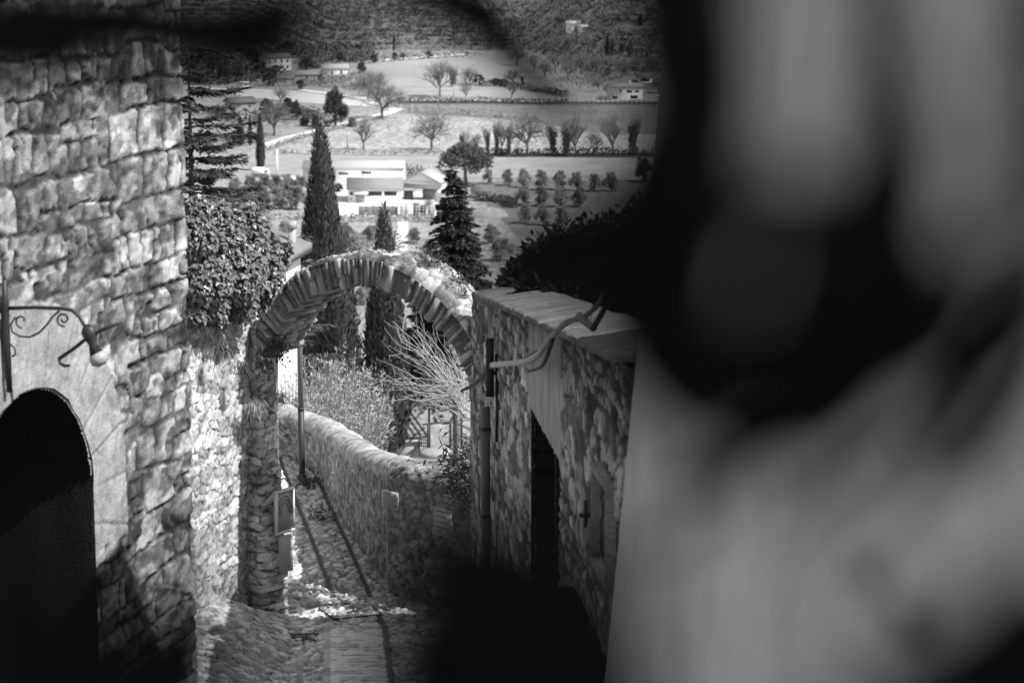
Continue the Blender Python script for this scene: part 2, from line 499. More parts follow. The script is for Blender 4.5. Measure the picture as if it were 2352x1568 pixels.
# ------------------------------------------------------------------ terrain
xs = np.concatenate([[-1500, -900, -600, -450], np.linspace(-340, 340, 171), [450, 600, 900, 1500]])
ys = np.concatenate([np.linspace(-40, 60, 41), np.linspace(63, 440, 110), np.linspace(445, 1000, 112), np.linspace(1004, 1600, 150), np.linspace(1620, 3200, 50)])
XX, YY = np.meshgrid(xs, ys, indexing='ij')
ZZ = ground_h(XX, YY)
dd = YY - foot(XX)
ZZ = ZZ + np.where(dd > 0, 1.2 * (fbm(XX / 30, YY / 9, 21) - 0.5) * sstep(0, 40, dd), 0)
terr = grid_mesh('ground', np.stack([XX, YY, ZZ], -1), M['grass'])
struct(terr)
terr.data.materials.append(M['hill'])
fc = (dd[:-1, :-1] > 0).astype(np.int32).ravel()
terr.data.polygons.foreach_set('material_index', fc)

def patch(name, poly, m, lift=0.3):
    lift = 0.05 + 0.12 * lift
    g = np.array([G(*p)[:2] for p in poly])
    y0, y1 = g[:, 1].min(), g[:, 1].max()
    n, k = 50, 14
    P = np.zeros((n, k, 3))
    for i, y in enumerate(np.linspace(y0 + 0.01, y1 - 0.01, n)):
        hit = []
        for a, b in zip(g, np.roll(g, -1, axis=0)):
            if (a[1] - y) * (b[1] - y) <= 0 and a[1] != b[1]:
                hit.append(a[0] + (b[0] - a[0]) * (y - a[1]) / (b[1] - a[1]))
        x = np.linspace(min(hit), max(hit), k)
        P[i, :, 0] = x; P[i, :, 1] = y; P[i, :, 2] = ground_h(x, np.full(k, y)) + lift
    return struct(grid_mesh(name, P, m))

def strip(name, line, width, m, lift=0.5, kind='structure'):
    lift = 0.10 + 0.12 * lift
    g = np.array([G(*p)[:2] for p in line])
    seg = np.linalg.norm(np.diff(g, axis=0), axis=1); cum = np.concatenate([[0], np.cumsum(seg)])
    s = np.linspace(0, cum[-1], max(int(cum[-1] / 6), 6))
    x = np.interp(s, cum, g[:, 0]); y = np.interp(s, cum, g[:, 1])
    dx = np.gradient(x); dy = np.gradient(y); L = np.hypot(dx, dy)
    nx, ny = -dy / L, dx / L
    o = np.linspace(-0.5, 0.5, 4) * width
    px = x[:, None] + nx[:, None] * o; py = y[:, None] + ny[:, None] * o
    pz = ground_h(px, py) + lift
    return struct(grid_mesh(name, np.stack([px, py, pz], -1), m))

patch('upper_field', [(810, 172), (850, 142), (1060, 133), (1180, 152), (1300, 228), (935, 221), (900, 195), (830, 192)], M['field_mid'])
patch('pale_field', [(470, 200), (600, 204), (720, 213), (850, 238), (850, 246), (700, 236), (560, 222), (470, 210)], M['field_pale'])
patch('fenced_field', [(930, 238), (2300, 244), (2300, 300), (1400, 312), (1200, 275), (940, 262)], M['field_dark'], 0.35)
patch('rough_pasture', [(620, 338), (900, 262), (1150, 285), (2300, 320), (2300, 354), (900, 352), (640, 348)], M['rough_grass'], 0.25)
patch('near_field', [(600, 358), (2300, 362), (2300, 402), (1150, 412), (760, 400), (600, 402)], M['field_mid'], 0.3)
patch('orchard_ground', [(1080, 418), (2300, 408), (2300, 540), (1190, 545), (1120, 470)], M['field_dark'], 0.25)
patch('factory_yard', [(598, 412), (760, 398), (940, 425), (1010, 470), (1000, 498), (840, 499), (760, 499), (700, 425)], M['gravel'], 0.4)
patch('lower_lawn', [(600, 350), (640, 330), (880, 265), (620, 300), (560, 300)], M['field_mid'], 0.2)
strip('track', [(600, 338), (660, 318), (760, 293), (850, 272), (900, 258), (912, 250)], 5.5, M['gravel'])
strip('road', [(835, 143), (900, 137), (1000, 131), (1075, 124)], 7, M['gravel'])
strip('country_road', [(690, 207), (760, 216), (838, 226), (862, 240)], 5, M['gravel'])
strip('hedge_bank', [(915, 236), (1100, 237), (1300, 238), (2200, 241)], 12, M['bank'], 0.6)
strip('field_road', [(900, 231), (1100, 231.5), (1290, 233)], 3, M['gravel'])
strip('stream_bank', [(660, 351), (800, 354), (1000, 356), (1190, 357)], 5, M['field_pale'], 0.6)
strip('dark_bank', [(1130, 357), (1300, 358.5), (2200, 360)], 12, M['bank'], 0.6)
strip('garden_path', [(925, 505), (925, 540), (920, 590), (905, 640)], 3.2, M['field_pale'], 0.5)

# ------------------------------------------------------------------ lane paving
LY = np.concatenate([np.linspace(-4, 24, 90), np.arange(24.035, 52, 0.035)])
LX = np.arange(-7.0, 3.2, 0.03)
gx, gy = np.meshgrid(LX, LY, indexing='ij')
xc = np.interp(gy, [0, 22, 30.8, 35.4, 40, 56], [-0.4, -1.6, -2.03, -2.38, -3.15, -5.9])
off = gx - xc
h1, c1 = lay_rubble(gx, gy, 41, cw=0.17, ch=0.17, base=0.60, var=0.26, mort=0.06, gap=0.1)
jog = gy + 0.03 * (fbm(gx * 3, gy * 3, 47) - 0.5)
rib = np.mod(jog, 0.2) / 0.2; rowid = np.floor(jog / 0.2)
hr = sstep(0.0, 0.18, rib) * (1 - 0.7 * sstep(0.7, 1.0, rib)); nb = fbm(gx * 9, gy * 7, 44, 4)
cr = (0.10 + 0.80 * hr) * (0.25 + 1.5 * nb) * (0.75 + 0.5 * hash2(rowid, np.floor(gx / 0.28 + 0.5 * rowid), 48))
inrib = (np.abs(off) < 0.39) & (gy < 35.3)
ins = np.abs(np.abs(off) - 0.44) < 0.05
stripe2 = np.abs(off + 0.83) < 0.055
h = np.where(inrib, 0.5 * hr + 0.5 * nb, h1)
c = np.where(inrib, cr, c1)
blk = hash2(np.floor(gy / 0.3), np.floor(off / 0.5), 5)
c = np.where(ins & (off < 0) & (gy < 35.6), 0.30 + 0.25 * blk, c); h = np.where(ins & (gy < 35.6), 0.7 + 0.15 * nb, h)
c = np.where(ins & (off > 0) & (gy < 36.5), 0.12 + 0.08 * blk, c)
c = np.where(stripe2 & (gy < 34), 0.24 + 0.25 * blk, c); h = np.where(stripe2 & (gy < 34), 0.6, h)
trk = (np.abs(np.abs(off - 0.15) - 0.30) < 0.045) & (gy > 37.4)
c = np.where(trk, 0.10, c); h = np.where(trk, 0.35, h)
ditch = 0.05 * np.exp(-((off + 0.8) / 0.4) ** 2)
bank = 0.45 * sstep(0.9, 2.2, -off) * sstep(37.5, 35.5, gy)
hs = np.where(inrib, 0.085, 0.085)
gz = lane_z(gy) + hs * h - ditch + bank + 0.05 * (fbm(gx * 0.7, gy * 0.7, 46) - 0.5)
xr = np.interp(gy, [0, 33.9, 34.2, 38.2, 39.4, 41.2, 43.4, 45.6, 47.4, 48.8, 50.2, 51], [3.2, 3.2, 1.4, -1.75, -2.05, -2.45, -2.9, -3.3, -3.65, -4.3, -5.3, -7])
mk = ~((gx > xr)[:-1, :-1])
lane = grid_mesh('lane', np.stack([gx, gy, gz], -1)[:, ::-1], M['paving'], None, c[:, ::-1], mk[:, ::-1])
struct(lane)

# ------------------------------------------------------------------ left building with the arched doorway
A16 = math.radians(16)
E = np.array([-3.29, 24.0]); DL = np.array([math.sin(A16), math.cos(A16)]); NL = np.array([DL[1], -DL[0]])
LEN = 8.0
Sdoor = LEN - 3.5; RD = 1.2; ZSP = -5.64
def door_hole(S, T):
    return (np.abs(S - Sdoor) < RD) & ((T < ZSP) | (((S - Sdoor) ** 2 + (T - ZSP) ** 2) < RD ** 2))
def lay_left(S, T):
    h, c = lay_courses(S * 0.6, T, 61, ch=0.36, cw=0.40, gap=0.022, base=0.36, var=0.16, mort=0.06)
    h2, c2 = lay_courses(S * 0.6, T, 67, ch=0.24, cw=0.30, gap=0.02, base=0.34, var=0.16, mort=0.06)
    pick = fbm(S * 0.7, T * 0.9, 63) + 0.08 * np.clip(-5.5 - T, 0, 2) > 0.62
    h = np.where(pick, h2, h); c = np.where(pick, c2, c)
    rad = np.where(T < ZSP, np.abs(S - Sdoor), np.hypot(S - Sdoor, T - ZSP))
    ringw = 0.75
    ring = (rad < RD + ringw) & (T > ZSP - 0.6)
    ang = np.arctan2(T - ZSP, S - Sdoor)
    jn = np.abs(np.mod(ang / 0.26, 1) - 0.5)
    jo = sstep(0.47, 0.492, jn)
    hr = 0.85 - 0.6 * jo + 0.15 * (fbm(S * 6, T * 6, 65) - 0.5) - 0.2 * sstep(0.6, 0.75, fbm(S * 12, T * 12, 66))
    cr = (0.33 * (0.7 + 0.6 * fbm(S * 4, T * 4, 64))) * (1 - 0.55 * jo) * (1 - 0.25 * sstep(0.55, 0.75, fbm(S * 14, T * 14, 66)))
    c = c * (1 - 0.55 * sstep(0.53, 0.68, fbm(S * 2.0, T * 2.6, 69, 5))) * (1 - 0.4 * sstep(0.56, 0.66, fbm(S * 6, T * 9, 70, 4)))
    return np.where(ring, hr, h), np.where(ring, cr, c)
P0 = E - DL * LEN
lb = thing('stone_house', 'tall rough stone house with dark arched doorway at the left edge', 'house', (E[0], E[1], -8.0))
def rel(o, par):                      # parent keeping world coordinates of the mesh
    o.parent = par; o.matrix_parent_inverse = Matrix.Translation(-Vector(par.location)) if par.rotation_euler.z == 0 else par.matrix_basis.inverted()
    return o
w_, _ = polywall('wall', [P0, E, E + np.array([-4, 1.15])], -10.6, 1.6, 0.02, lay_left, 0.036, M['stone'], None, w=0.5, hole=door_hole, resz=0.02, back=False)
rel(w_, lb)
def wl(s, z, inn=0.0):                # point on left house wall: s metres from P0, depth inn behind the face
    p = P0 + DL * s - NL * inn
    return (p[0], p[1], z)
# doorway: vault and jambs
jb = MB()
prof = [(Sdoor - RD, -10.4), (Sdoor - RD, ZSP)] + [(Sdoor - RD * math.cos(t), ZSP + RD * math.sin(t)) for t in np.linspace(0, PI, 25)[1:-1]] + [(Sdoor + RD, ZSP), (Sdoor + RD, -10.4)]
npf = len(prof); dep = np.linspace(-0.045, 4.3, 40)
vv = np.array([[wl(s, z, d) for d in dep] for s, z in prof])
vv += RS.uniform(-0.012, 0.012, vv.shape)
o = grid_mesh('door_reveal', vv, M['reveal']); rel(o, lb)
jb = MB()
for k in range(8):
    a = Sdoor - RD + k * RD / 4
    top = [wl(a, -10.4, 4.0), wl(a + RD / 4 - 0.015, -10.4, 4.0), wl(a + RD / 4 - 0.015, -4.4, 4.0), wl(a, -4.4, 4.0),
           wl(a, -10.4, 4.1), wl(a + RD / 4 - 0.015, -10.4, 4.1), wl(a + RD / 4 - 0.015, -4.4, 4.1), wl(a, -4.4, 4.1)]
    jb.add(top, [np.array([[0, 1, 2, 3], [7, 6, 5, 4], [0, 4, 5, 1], [1, 5, 6, 2], [2, 6, 7, 3], [3, 7, 4, 0]])])
dr = rel(jb.build('door', M['dark_wood']), lb)
hb = MB(); hb.tube([wl(Sdoor + 0.15, -6.4, 3.99), wl(Sdoor + 0.15, -6.4, 3.91), wl(Sdoor + 0.15, -6.25, 3.91)], 0.02, 6)
rel(hb.build('handle', M['iron']), lb)
# body of the house behind its stone face, and its roof
b = MB()
pb = [P0 - NL * 0.5, E - NL * 0.5, E - NL * 7, P0 - NL * 7]
zb0, zb1 = -9.5, 1.5
bx = [(p[0], p[1], zb0) for p in pb] + [(p[0], p[1], zb1) for p in pb]
b.add(bx, [np.array([[4, 5, 6, 7], [1, 2, 6, 5], [2, 3, 7, 6], [3, 0, 4, 7]])])
rel(b.build('rear_walls', M['grey_wall']), lb)
b = MB()
rp = [P0 + NL * 0.35 - DL * .3, E + NL * 0.35 + DL * 0.3, E - NL * 7.3 + DL * .3, P0 - NL * 7.3 - DL * .3]
mid = [(rp[0] + rp[3]) / 2, (rp[1] + rp[2]) / 2]
v = [(p[0], p[1], 1.75) for p in rp] + [(p[0], p[1], 3.4) for p in mid] + [(p[0], p[1], 1.9) for p in rp] + [(p[0], p[1], 3.55) for p in mid]
b.add(v, [np.array([[0, 1, 5, 4], [2, 3, 4, 5], [6, 10, 11, 7], [8, 11, 10, 9], [0, 6, 7, 1], [2, 8, 9, 3]]), np.array([[0, 4, 3], [1, 2, 5]])])
rel(b.build('roof', M['tile']), lb)

# wrought iron bracket lamp on that house
sl0 = LEN - 3.46
LY0 = 20.2
bp = at(12, 720, LY0)
lamp = thing('bracket_lamp', 'black wrought iron bracket lamp with bare bulb above the arched doorway', 'lamp', bp)
def lp(pts, y=0.0): return [Vector(p) for p in pts]
def lpt(px, py):
    p = at(px, py, LY0)
    return at(px, py, LY0 - 0.287 * (p.x - bp.x)) - bp
b = MB()
b.tube(lp([lpt(10, 640), lpt(12, 700), lpt(14, 780), lpt(22, 900)]), [0.02, 0.034, 0.036, 0.026], 8)
b.tube(lp([lpt(10, 625), lpt(10, 640), lpt(10, 660)]), [0.004, 0.022, 0.012], 8)
for s in (-1, 1):
    b.tube(lp([lpt(10, 662), lpt(10 + s * 10, 652), lpt(10 + s * 14, 662)]), 0.008, 6)
b.tube(lp([lpt(24, 790), lpt(34, 800), lpt(36, 814), lpt(28, 818)]), 0.009, 6)
b.build('wall_bar', M['iron'], lamp)
b = MB(); b.tube(lp([lpt(14, 708), lpt(80, 706), lpt(140, 708), lpt(165, 712), lpt(182, 726), lpt(192, 744), lpt(200, 756)]), 0.017, 8)
b.build('arm', M['iron'], lamp)
def spiral(cx, cy, r0, r1, a0, a1, n=22):
    return [lpt(cx + (r0 + (r1 - r0) * i / n) * math.cos(a0 + (a1 - a0) * i / n), cy + (r0 + (r1 - r0) * i / n) * math.sin(a0 + (a1 - a0) * i / n)) for i in range(n + 1)]
b = MB()
left = spiral(53, 735, 5, 18, 0, -1.6 * PI)          # small inner curl
curve = [lpt(35, 728), lpt(25, 745), lpt(28, 762), lpt(45, 772), lpt(68, 774), lpt(90, 764), lpt(108, 745), lpt(122, 726), lpt(136, 714)]
b.tube(lp(curve), 0.0095, 6)
b.tube(lp(spiral(50, 736, 4, 17, 0.4, -1.5 * PI)), 0.009, 6)
b.tube(lp(spiral(146, 733, 4, 17, PI, -0.55 * PI - PI)), 0.009, 6)
b.build('scroll', M['iron'], lamp)
b = MB()
q1 = [lpt(196, 748), lpt(203, 757), lpt(208, 772), lpt(213, 790), lpt(222, 812)]
b.tube(lp(q1), [0.03, 0.068, 0.06, 0.035, 0.06], 12)
b.build('lamp_holder', M['iron'], lamp)
b = MB(); b.tube(lp([lpt(221, 810), lpt(226, 820), lpt(231, 832), lpt(235, 839)]), [0.055, 0.082, 0.075, 0.03], 12)
b.build('bulb', M['glass_bulb'], lamp)
b = MB(); b.tube(lp([lpt(135, 824), lpt(170, 800), lpt(205, 772), lpt(240, 755), lpt(272, 742)]), 0.016, 8)
b.tube(lp([lpt(136, 822), lpt(138, 834), lpt(148, 840), lpt(160, 839)]), 0.014, 6)
b.build('cross_bar', M['iron'], lamp)

# ------------------------------------------------------------------ ruined wall, pier and arch
AA = math.radians(37.7)
L0 = np.array([-3.79, 36.5]); TA = np.array([math.cos(AA), -math.sin(AA)]); NB = np.array([math.sin(AA), math.cos(AA)])
def aw(w, d=0.0): return L0 + TA * w + NB * d
A17 = math.radians(17)
rw = thing('boundary_wall', 'tall pale rubble wall carrying the ivy left of the arch', 'wall', (-4.1, 36.7, -11))
p_end = aw(-0.38, 0.1)
o, _ = polywall('stonework', [p_end - np.array([math.sin(A17), math.cos(A17)]) * 9, p_end], -12.6, [-5.9, -6.55], 0.022,
                lambda S, T: lay_rubble(S, T, 71, cw=0.34, ch=0.14, base=0.48, var=0.2, mort=0.17, gap=0.09), 0.045, M['rubble'], None, w=0.5, ragged=0.15, seed=4)
rel(o, rw)

arch = thing('stone_arch', 'rough stone arch spanning the lane with pale rubble on top', 'arch', (aw(2.04)[0], aw(2.04)[1], -11))
Rr = 2.2; ZC = -8.22; TK = 0.78; WC = 2.04
def ring_pt(a, r, d):
    p = aw(WC - r * math.cos(a), d)
    return (p[0], p[1], ZC + r * math.sin(a))
b = MB(); cols = []
a = math.radians(25); a1 = math.radians(166); first = True
while a < a1:
    da = RS.uniform(0.016, 0.046)
    d0 = RS.uniform(-0.035, 0.03)
    gap = 0.0045
    ri = Rr + RS.uniform(-0.03, 0.03); ro = Rr + 0.41 + RS.uniform(-0.025, 0.025)
    tw = RS.uniform(-0.006, 0.006)
    cuts = [d0, RS.uniform(0.2, 0.36), RS.uniform(0.48, 0.62), TK + RS.uniform(-0.03, 0.03)]
    rsplit = [ri, ro] if RS.rand() < 0.55 else [ri, ri + RS.uniform(0.14, 0.3), ro]
    for q in range(3):
        for z in range(len(rsplit) - 1):
            r_a = rsplit[z] + (0.006 if z else 0) + (RS.uniform(-0.02, 0.02) if z == 0 else 0)
            r_b = rsplit[z + 1] - 0.004
            fd = cuts[q] + (RS.uniform(-0.02, 0.02) if q == 0 else 0.008)
            dd_ = cuts[q + 1]
            n = 3
            vs = []
            for rr_ in np.linspace(r_a, r_b, n):
                j = RS.uniform(-0.006, 0.006, 4); jd = RS.uniform(-0.012, 0.012, 2)
                for (ang, dep_) in ((a + gap + j[0] + tw, fd + jd[0]), (a + da - gap * 0.4 + j[1] + tw, fd + jd[1]), (a + da - gap * 0.4 + j[1], dd_), (a + gap + j[0], dd_)):
                    vs.append(ring_pt(ang, rr_, dep_))
            fs = []
            for i in range(n - 1):
                for e in range(4):
                    fs.append([i * 4 + e, i * 4 + (e + 1) % 4, (i + 1) * 4 + (e + 1) % 4, (i + 1) * 4 + e])
            fs.append([3, 2, 1, 0]); fs.append([(n - 1) * 4 + e for e in range(4)])
            b.add(vs, [np.array(fs)])
            cols += [RS.uniform(0.16, 0.5)] * len(vs)
    a += da
rel(b.build('voussoirs', M['rubble'], None, False, cols), arch)
# mortar core behind the joints
angs = np.linspace(math.radians(24), math.radians(167), 90)
P = np.array([[ring_pt(t, r, d) for (r, d) in ((Rr + 0.03, 0.022), (Rr + 0.40, 0.022), (Rr + 0.40, TK - 0.03), (Rr + 0.03, TK - 0.03), (Rr + 0.03, 0.022))] for t in angs])
rel(grid_mesh('mortar', P, M['rubble'], None, np.full(P.shape[:2], 0.15)), arch)
# rubble back of the arch
na_, ndp = 260, 56
aa = np.linspace(math.radians(28), math.radians(163), na_); dp = np.linspace(0, 1, ndp)
S_ = (aa[:, None] * 2.65) + 0 * dp[None]; D_ = -0.012 + (TK + 0.03) * dp[None] + 0 * aa[:, None]
hh, cc = lay_rubble(S_, D_, 83, cw=0.24, ch=0.20, base=0.46, var=0.24, mort=0.14, gap=0.10)
edge = np.clip(np.minimum(dp, 1 - dp) / 0.10, 0, 1)[None]
edge_n = edge ** 0.5
rr2 = Rr + 0.385 + (0.03 + 0.06 * hh + 0.18 * np.maximum(fbm(S_ * 1.7, D_ * 1.7, 88, 4) - 0.35, 0) + 0.05 * (fbm(S_ * 6, D_ * 6, 89, 3) - 0.4)) * edge_n
D2 = D_ + 0.05 * (fbm(S_ * 5, D_ * 5, 87) - 0.5)
PX = L0[0] + TA[0] * (WC - rr2 * np.cos(aa)[:, None]) + NB[0] * D2
PY = L0[1] + TA[1] * (WC - rr2 * np.cos(aa)[:, None]) + NB[1] * D2
PZ = ZC + rr2 * np.sin(aa)[:, None]
moss = sstep(0.60, 0.72, fbm(S_ * 2.2, D_ * 2.6, 91))
rel(grid_mesh('rubble_top', np.stack([PX, PY, PZ], -1), M['rubble'], None, cc * (1 - 0.72 * moss)), arch)
# left pier of the arch
o, _ = polywall('pier', [aw(-0.62, 0.5), aw(-0.42, 0.0), aw(-0.20, 0.0), aw(-0.19, 0.36)], -12.6, [-6.9, -6.75, -6.95, -6.95], 0.022,
                lambda S, T: lay_rubble(S, T, 75, cw=0.30, ch=0.13, base=0.50, var=0.2, mort=0.14, gap=0.1, p=4), 0.045, M['rubble'], None, w=0.3, batter=0.03)
rel(o, arch)
o, _ = polywall('buttress', [aw(-0.66, 0.3), aw(-0.6, -0.12), aw(-0.03, -0.12), aw(0.0, 0.26)], -12.6, [-8.6, -8.7, -9.2, -9.2], 0.022,
                lambda S, T: lay_rubble(S, T, 78, cw=0.34, ch=0.13, base=0.48, var=0.2, mort=0.12, gap=0.1, p=4), 0.05, M['rubble'], None, w=0.45, rnd_top=0.8, batter=0.06)
rel(o, arch)
b = MB()
for lo_, hi_, w0, w1 in ((-12.5, -7.3, 4.02, 4.6),):
    for dz in np.arange(lo_, hi_, 0.2):
        j = RS.uniform(-0.03, 0.03)
        pts = [aw(w0 + j, 0.02), aw(w1, 0.02), aw(w1, TK), aw(w0 + j, TK)]
        b.add([(p[0], p[1], dz) for p in pts] + [(p[0], p[1], dz + 0.19) for p in pts], [np.array([[0, 3, 2, 1], [4, 5, 6, 7], [0, 1, 5, 4], [1, 2, 6, 5], [2, 3, 7, 6], [3, 0, 4, 7]])])
rel(b.build('right_pier', M['rubble'], None, False, RS.uniform(0.2, 0.32, b.n)), arch)

# two notice boards on the side of the pier
def board(name, label, w0, d0, d1, z0, z1, framed=True):
    c0 = aw(w0, (d0 + d1) / 2)
    t = thing(name, label, 'sign', (c0[0], c0[1], z0))
    def pt(d, z, out): p = aw(w0 + out, d); return (p[0], p[1], z)
    def slab(a, b_, c, d, o0, o1):
        mb = MB(); v = [pt(a, c, o0), pt(b_, c, o0), pt(b_, d, o0), pt(a, d, o0), pt(a, c, o1), pt(b_, c, o1), pt(b_, d, o1), pt(a, d, o1)]
        mb.add(v, [np.array([[0, 1, 2, 3], [7, 6, 5, 4], [0, 4, 5, 1], [1, 5, 6, 2], [2, 6, 7, 3], [3, 7, 4, 0]])]); return mb
    rel(slab(d0, d1, z0, z1, 0.0, 0.03).build('panel', M['board']), t)
    if framed:
        mb = MB()
        for args in ((d0, d1, z1 - 0.04, z1), (d0, d1, z0, z0 + 0.04), (d0, d0 + 0.04, z0 + .04, z1 - .04), (d1 - 0.04, d1, z0 + .04, z1 - .04)):
            s_ = slab(*args, 0.03, 0.055); mb.add(np.concatenate(s_.v), s_.f)
        rel(mb.build('frame', M['cream_wall']), t)
        mb = MB()
        for r_ in (0.10, 0.15, 0.2):
            mb.tube([pt((d0 + d1) / 2 + r_ * math.cos(k) * .8, (z0 + z1) / 2 + r_ * math.sin(k) * 1.1 + 0.02, 0.034) for k in np.linspace(-0.4, PI + 0.4, 14)], 0.007, 4)
        rel(mb.build('arch_emblem', M['grey_metal']), t)
    return t
board('framed_sign', 'framed sign with arched lines fixed to the side of the arch pier', 0.20, -0.10, 0.32, -10.12, -9.42)
board('blank_board', 'narrow unframed grey board below the framed sign on the pier', 0.22, -0.02, 0.26, -10.75, -10.16, False)

# ------------------------------------------------------------------ curved lane wall beyond the arch
cw_ = thing('curved_wall', 'low curved rubble wall with rounded coping beyond the arch', 'wall', (-2, 37.5, -12))
q = [(-5.6, 50.2), (-4.55, 48.8), (-3.95, 47.4), (-3.55, 45.6), (-3.15, 43.4), (-2.72, 41.2), (-2.3, 39.4), (-1.98, 38.2)]
zt_ = np.array([-11.25, -11.2, -11.1, -10.85, -10.5, -10.17, -9.85, -9.62])
def coped(lay, pts, zt, seed):
    pts = np.array(pts); cum = np.concatenate([[0], np.cumsum(np.linalg.norm(np.diff(pts, axis=0), axis=1))])
    def f(S, T):
        h, c = lay(S, T)
        k = sstep(-0.06, 0.05, T - np.interp(S, cum, zt) + 0.08 * (fbm(S * 4, T * 4, seed) - 0.5))
        hs = 0.6 + 1.1 * (fbm(S * 5, T * 5, seed + 1, 5) - 0.5)
        cs = 0.40 * (0.4 + 1.2 * fbm(S * 6, T * 6, seed + 2, 5)) * (1 - 0.5 * sstep(0.6, 0.75, fbm(S * 9, T * 9, seed + 3)))
        return h * (1 - k) + hs * k, c * (1 - k) + cs * k
    return f
lay_cw = coped(lambda S, T: lay_rubble(S, T, 101, cw=0.20, ch=0.13, base=0.36, var=0.16, mort=0.09, gap=0.12, p=2.4), q, zt_, 301)
# the visible face looks to the left, so walk from far to near
o, _ = polywall('stonework', q, -13.0, zt_, 0.028, lay_cw, 0.05, M['rubble'], None, w=0.55, rnd_top=0.7, ragged=0.05)
rel(o, cw_)
nw = thing('notice_wall', 'low stone wall with paper notices closing the right of the arch', 'wall', (-1.4, 37, -12))
o, _ = polywall('stonework', [(-2.02, 38.3), (-1.98, 37.75), (-1.7, 37.4), (-0.2, 35.9)], -12.6, [-9.62, -9.6, -9.55, -9.25], 0.03,
                lambda S, T: lay_rubble(S, T, 105, cw=0.24, ch=0.15, base=0.34, var=0.12, mort=0.1, gap=0.1), 0.05, M['rubble'], None, w=0.55, rnd_top=0.7, ragged=0.05)
rel(o, nw)
def notice(name, label, px0, px1, py0, py1, Y, lines):
    a_, b_ = at(px0, py0, Y + 0.08), at(px1, py1, Y - 0.08)
    t = thing(name, label, 'notice', (a_.x, a_.y, b_.z))
    n = Vector((-0.7, -0.714, 0))
    dx = Vector((0.714, -0.7, 0)); w = abs(b_.x - a_.x) / 0.714
    o3 = Vector((a_.x, a_.y, 0)) + n * 0.03
    def quad(u0, u1, z0, z1, e):
        return [(o3 + dx * u + n * ee)[:2] + (z,) for ee in (e, e - 0.012) for (u, z) in ((u0, z0), (u1, z0), (u1, z1), (u0, z1))]
    fc_ = np.array([[0, 1, 2, 3], [7, 6, 5, 4], [0, 4, 5, 1], [1, 5, 6, 2], [2, 6, 7, 3], [3, 7, 4, 0]])
    mb = MB(); mb.add(quad(0, w, b_.z, a_.z, 0), [fc_]); rel(mb.build('sheet', M['paper']), t)
    mb = MB(); hh_ = a_.z - b_.z
    for k in range(lines):
        z = a_.z - hh_ * (0.14 + 0.78 * k / max(lines - 1, 1))
        mb.add(quad(w * 0.1, w * (0.9 - 0.2 * (k % 3 == 2)), z - 0.006, z + 0.004, 0.005), [fc_])
    rel(mb.build('printed_lines', M['print']), t)
notice('paper_notice', 'white printed paper notice fixed to the wall corner under the arch', 880, 918, 1122, 1168, 37.3, 9)
notice('poster', 'faded dark poster on the low wall beside the right pier', 1000, 1042, 1162, 1216, 36.3, 4)

# ------------------------------------------------------------------ right-hand garden wall
RW0 = np.array([1.0, 19.5]); RW1 = np.array([-0.56, 34.0]); LW = float(np.linalg.norm(RW1 - RW0))
DR = (RW0 - RW1) / LW            # far -> near
NR = np.array([DR[1], -DR[0]])
def rs_of_y(y): return (RW1[1] - y) / (RW1[1] - RW0[1]) * LW
SD0, SD1 = rs_of_y(26.3), rs_of_y(24.2); ZD = -5.92
SW0, SW1 = rs_of_y(21.2), rs_of_y(20.35)
def hole_r(S, T):
    return ((S > SD0) & (S < SD1) & (T < ZD)) | ((S > SW0) & (S < SW1) & (T < -5.3) & (T > -6.1))
def lay_right(S, T):
    h, c = lay_courses(S, T, 121, ch=0.20, cw=0.42, gap=0.03, base=0.36, var=0.28, mort=0.05)
    h3, c3 = lay_rubble(S, T, 123, cw=0.42, ch=0.24, base=0.34, var=0.28, mort=0.06, gap=0.12, p=3.5)
    pk = fbm(S * 0.5, T * 0.9, 124) > 0.5
    h = np.where(pk, h3, h); c = np.where(pk, c3, c)
    pl = (S > SD0 - 0.5) & (S < SD1 + 0.25) & (T > ZD) & (T < -4.65)
    st = fbm(S * 9, T * 0.8, 126)
    return np.where(pl, 0.9, h), np.where(pl, 0.24 + 0.3 * st, c)
gw = thing('garden_wall', 'shaded stone garden wall with dark doorway on the right of the lane', 'wall', (0.2, 27, -9))
o, _ = polywall('stonework', [RW1 + np.array([.8, .12]), RW1, RW0], -12.6, [-5.9, -5.9, -4.02], 0.026, lambda S, T: lay_right(S - 0.81, T), 0.034, M['rubble'], None, w=0.5, rnd_top=0.05, hole=lambda S, T: hole_r(S - 0.81, T), back=False)
rel(o, gw)
def wr(s, z, out=0.0):
    p = RW1 + DR * s + NR * out
    return (p[0], p[1], z)
fc6 = np.array([[0, 1, 2, 3], [7, 6, 5, 4], [0, 4, 5, 1], [1, 5, 6, 2], [2, 6, 7, 3], [3, 7, 4, 0]])
def rslab(mb, s0, s1, z0, z1, o0, o1):
    mb.add([wr(s0, z0, o0), wr(s1, z0, o0), wr(s1, z1, o0), wr(s0, z1, o0), wr(s0, z0, o1), wr(s1, z0, o1), wr(s1, z1, o1), wr(s0, z1, o1)], [fc6]); return mb
mb = MB()
for z in np.arange(-10.6, ZD - 0.01, 0.235):
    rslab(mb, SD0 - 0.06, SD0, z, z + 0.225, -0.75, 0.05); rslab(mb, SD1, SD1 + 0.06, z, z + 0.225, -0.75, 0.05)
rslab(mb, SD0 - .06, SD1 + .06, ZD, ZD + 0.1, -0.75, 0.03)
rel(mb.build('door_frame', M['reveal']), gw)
mb = MB()
for k in range(9):
    s = SD0 + (SD1 - SD0) * k / 9
    rslab(mb, s, s + (SD1 - SD0) / 9 - 0.012, -10.6, ZD, -0.62, -0.56)
d_ = rel(mb.build('door', M['dark_wood']), gw)
mb = MB()
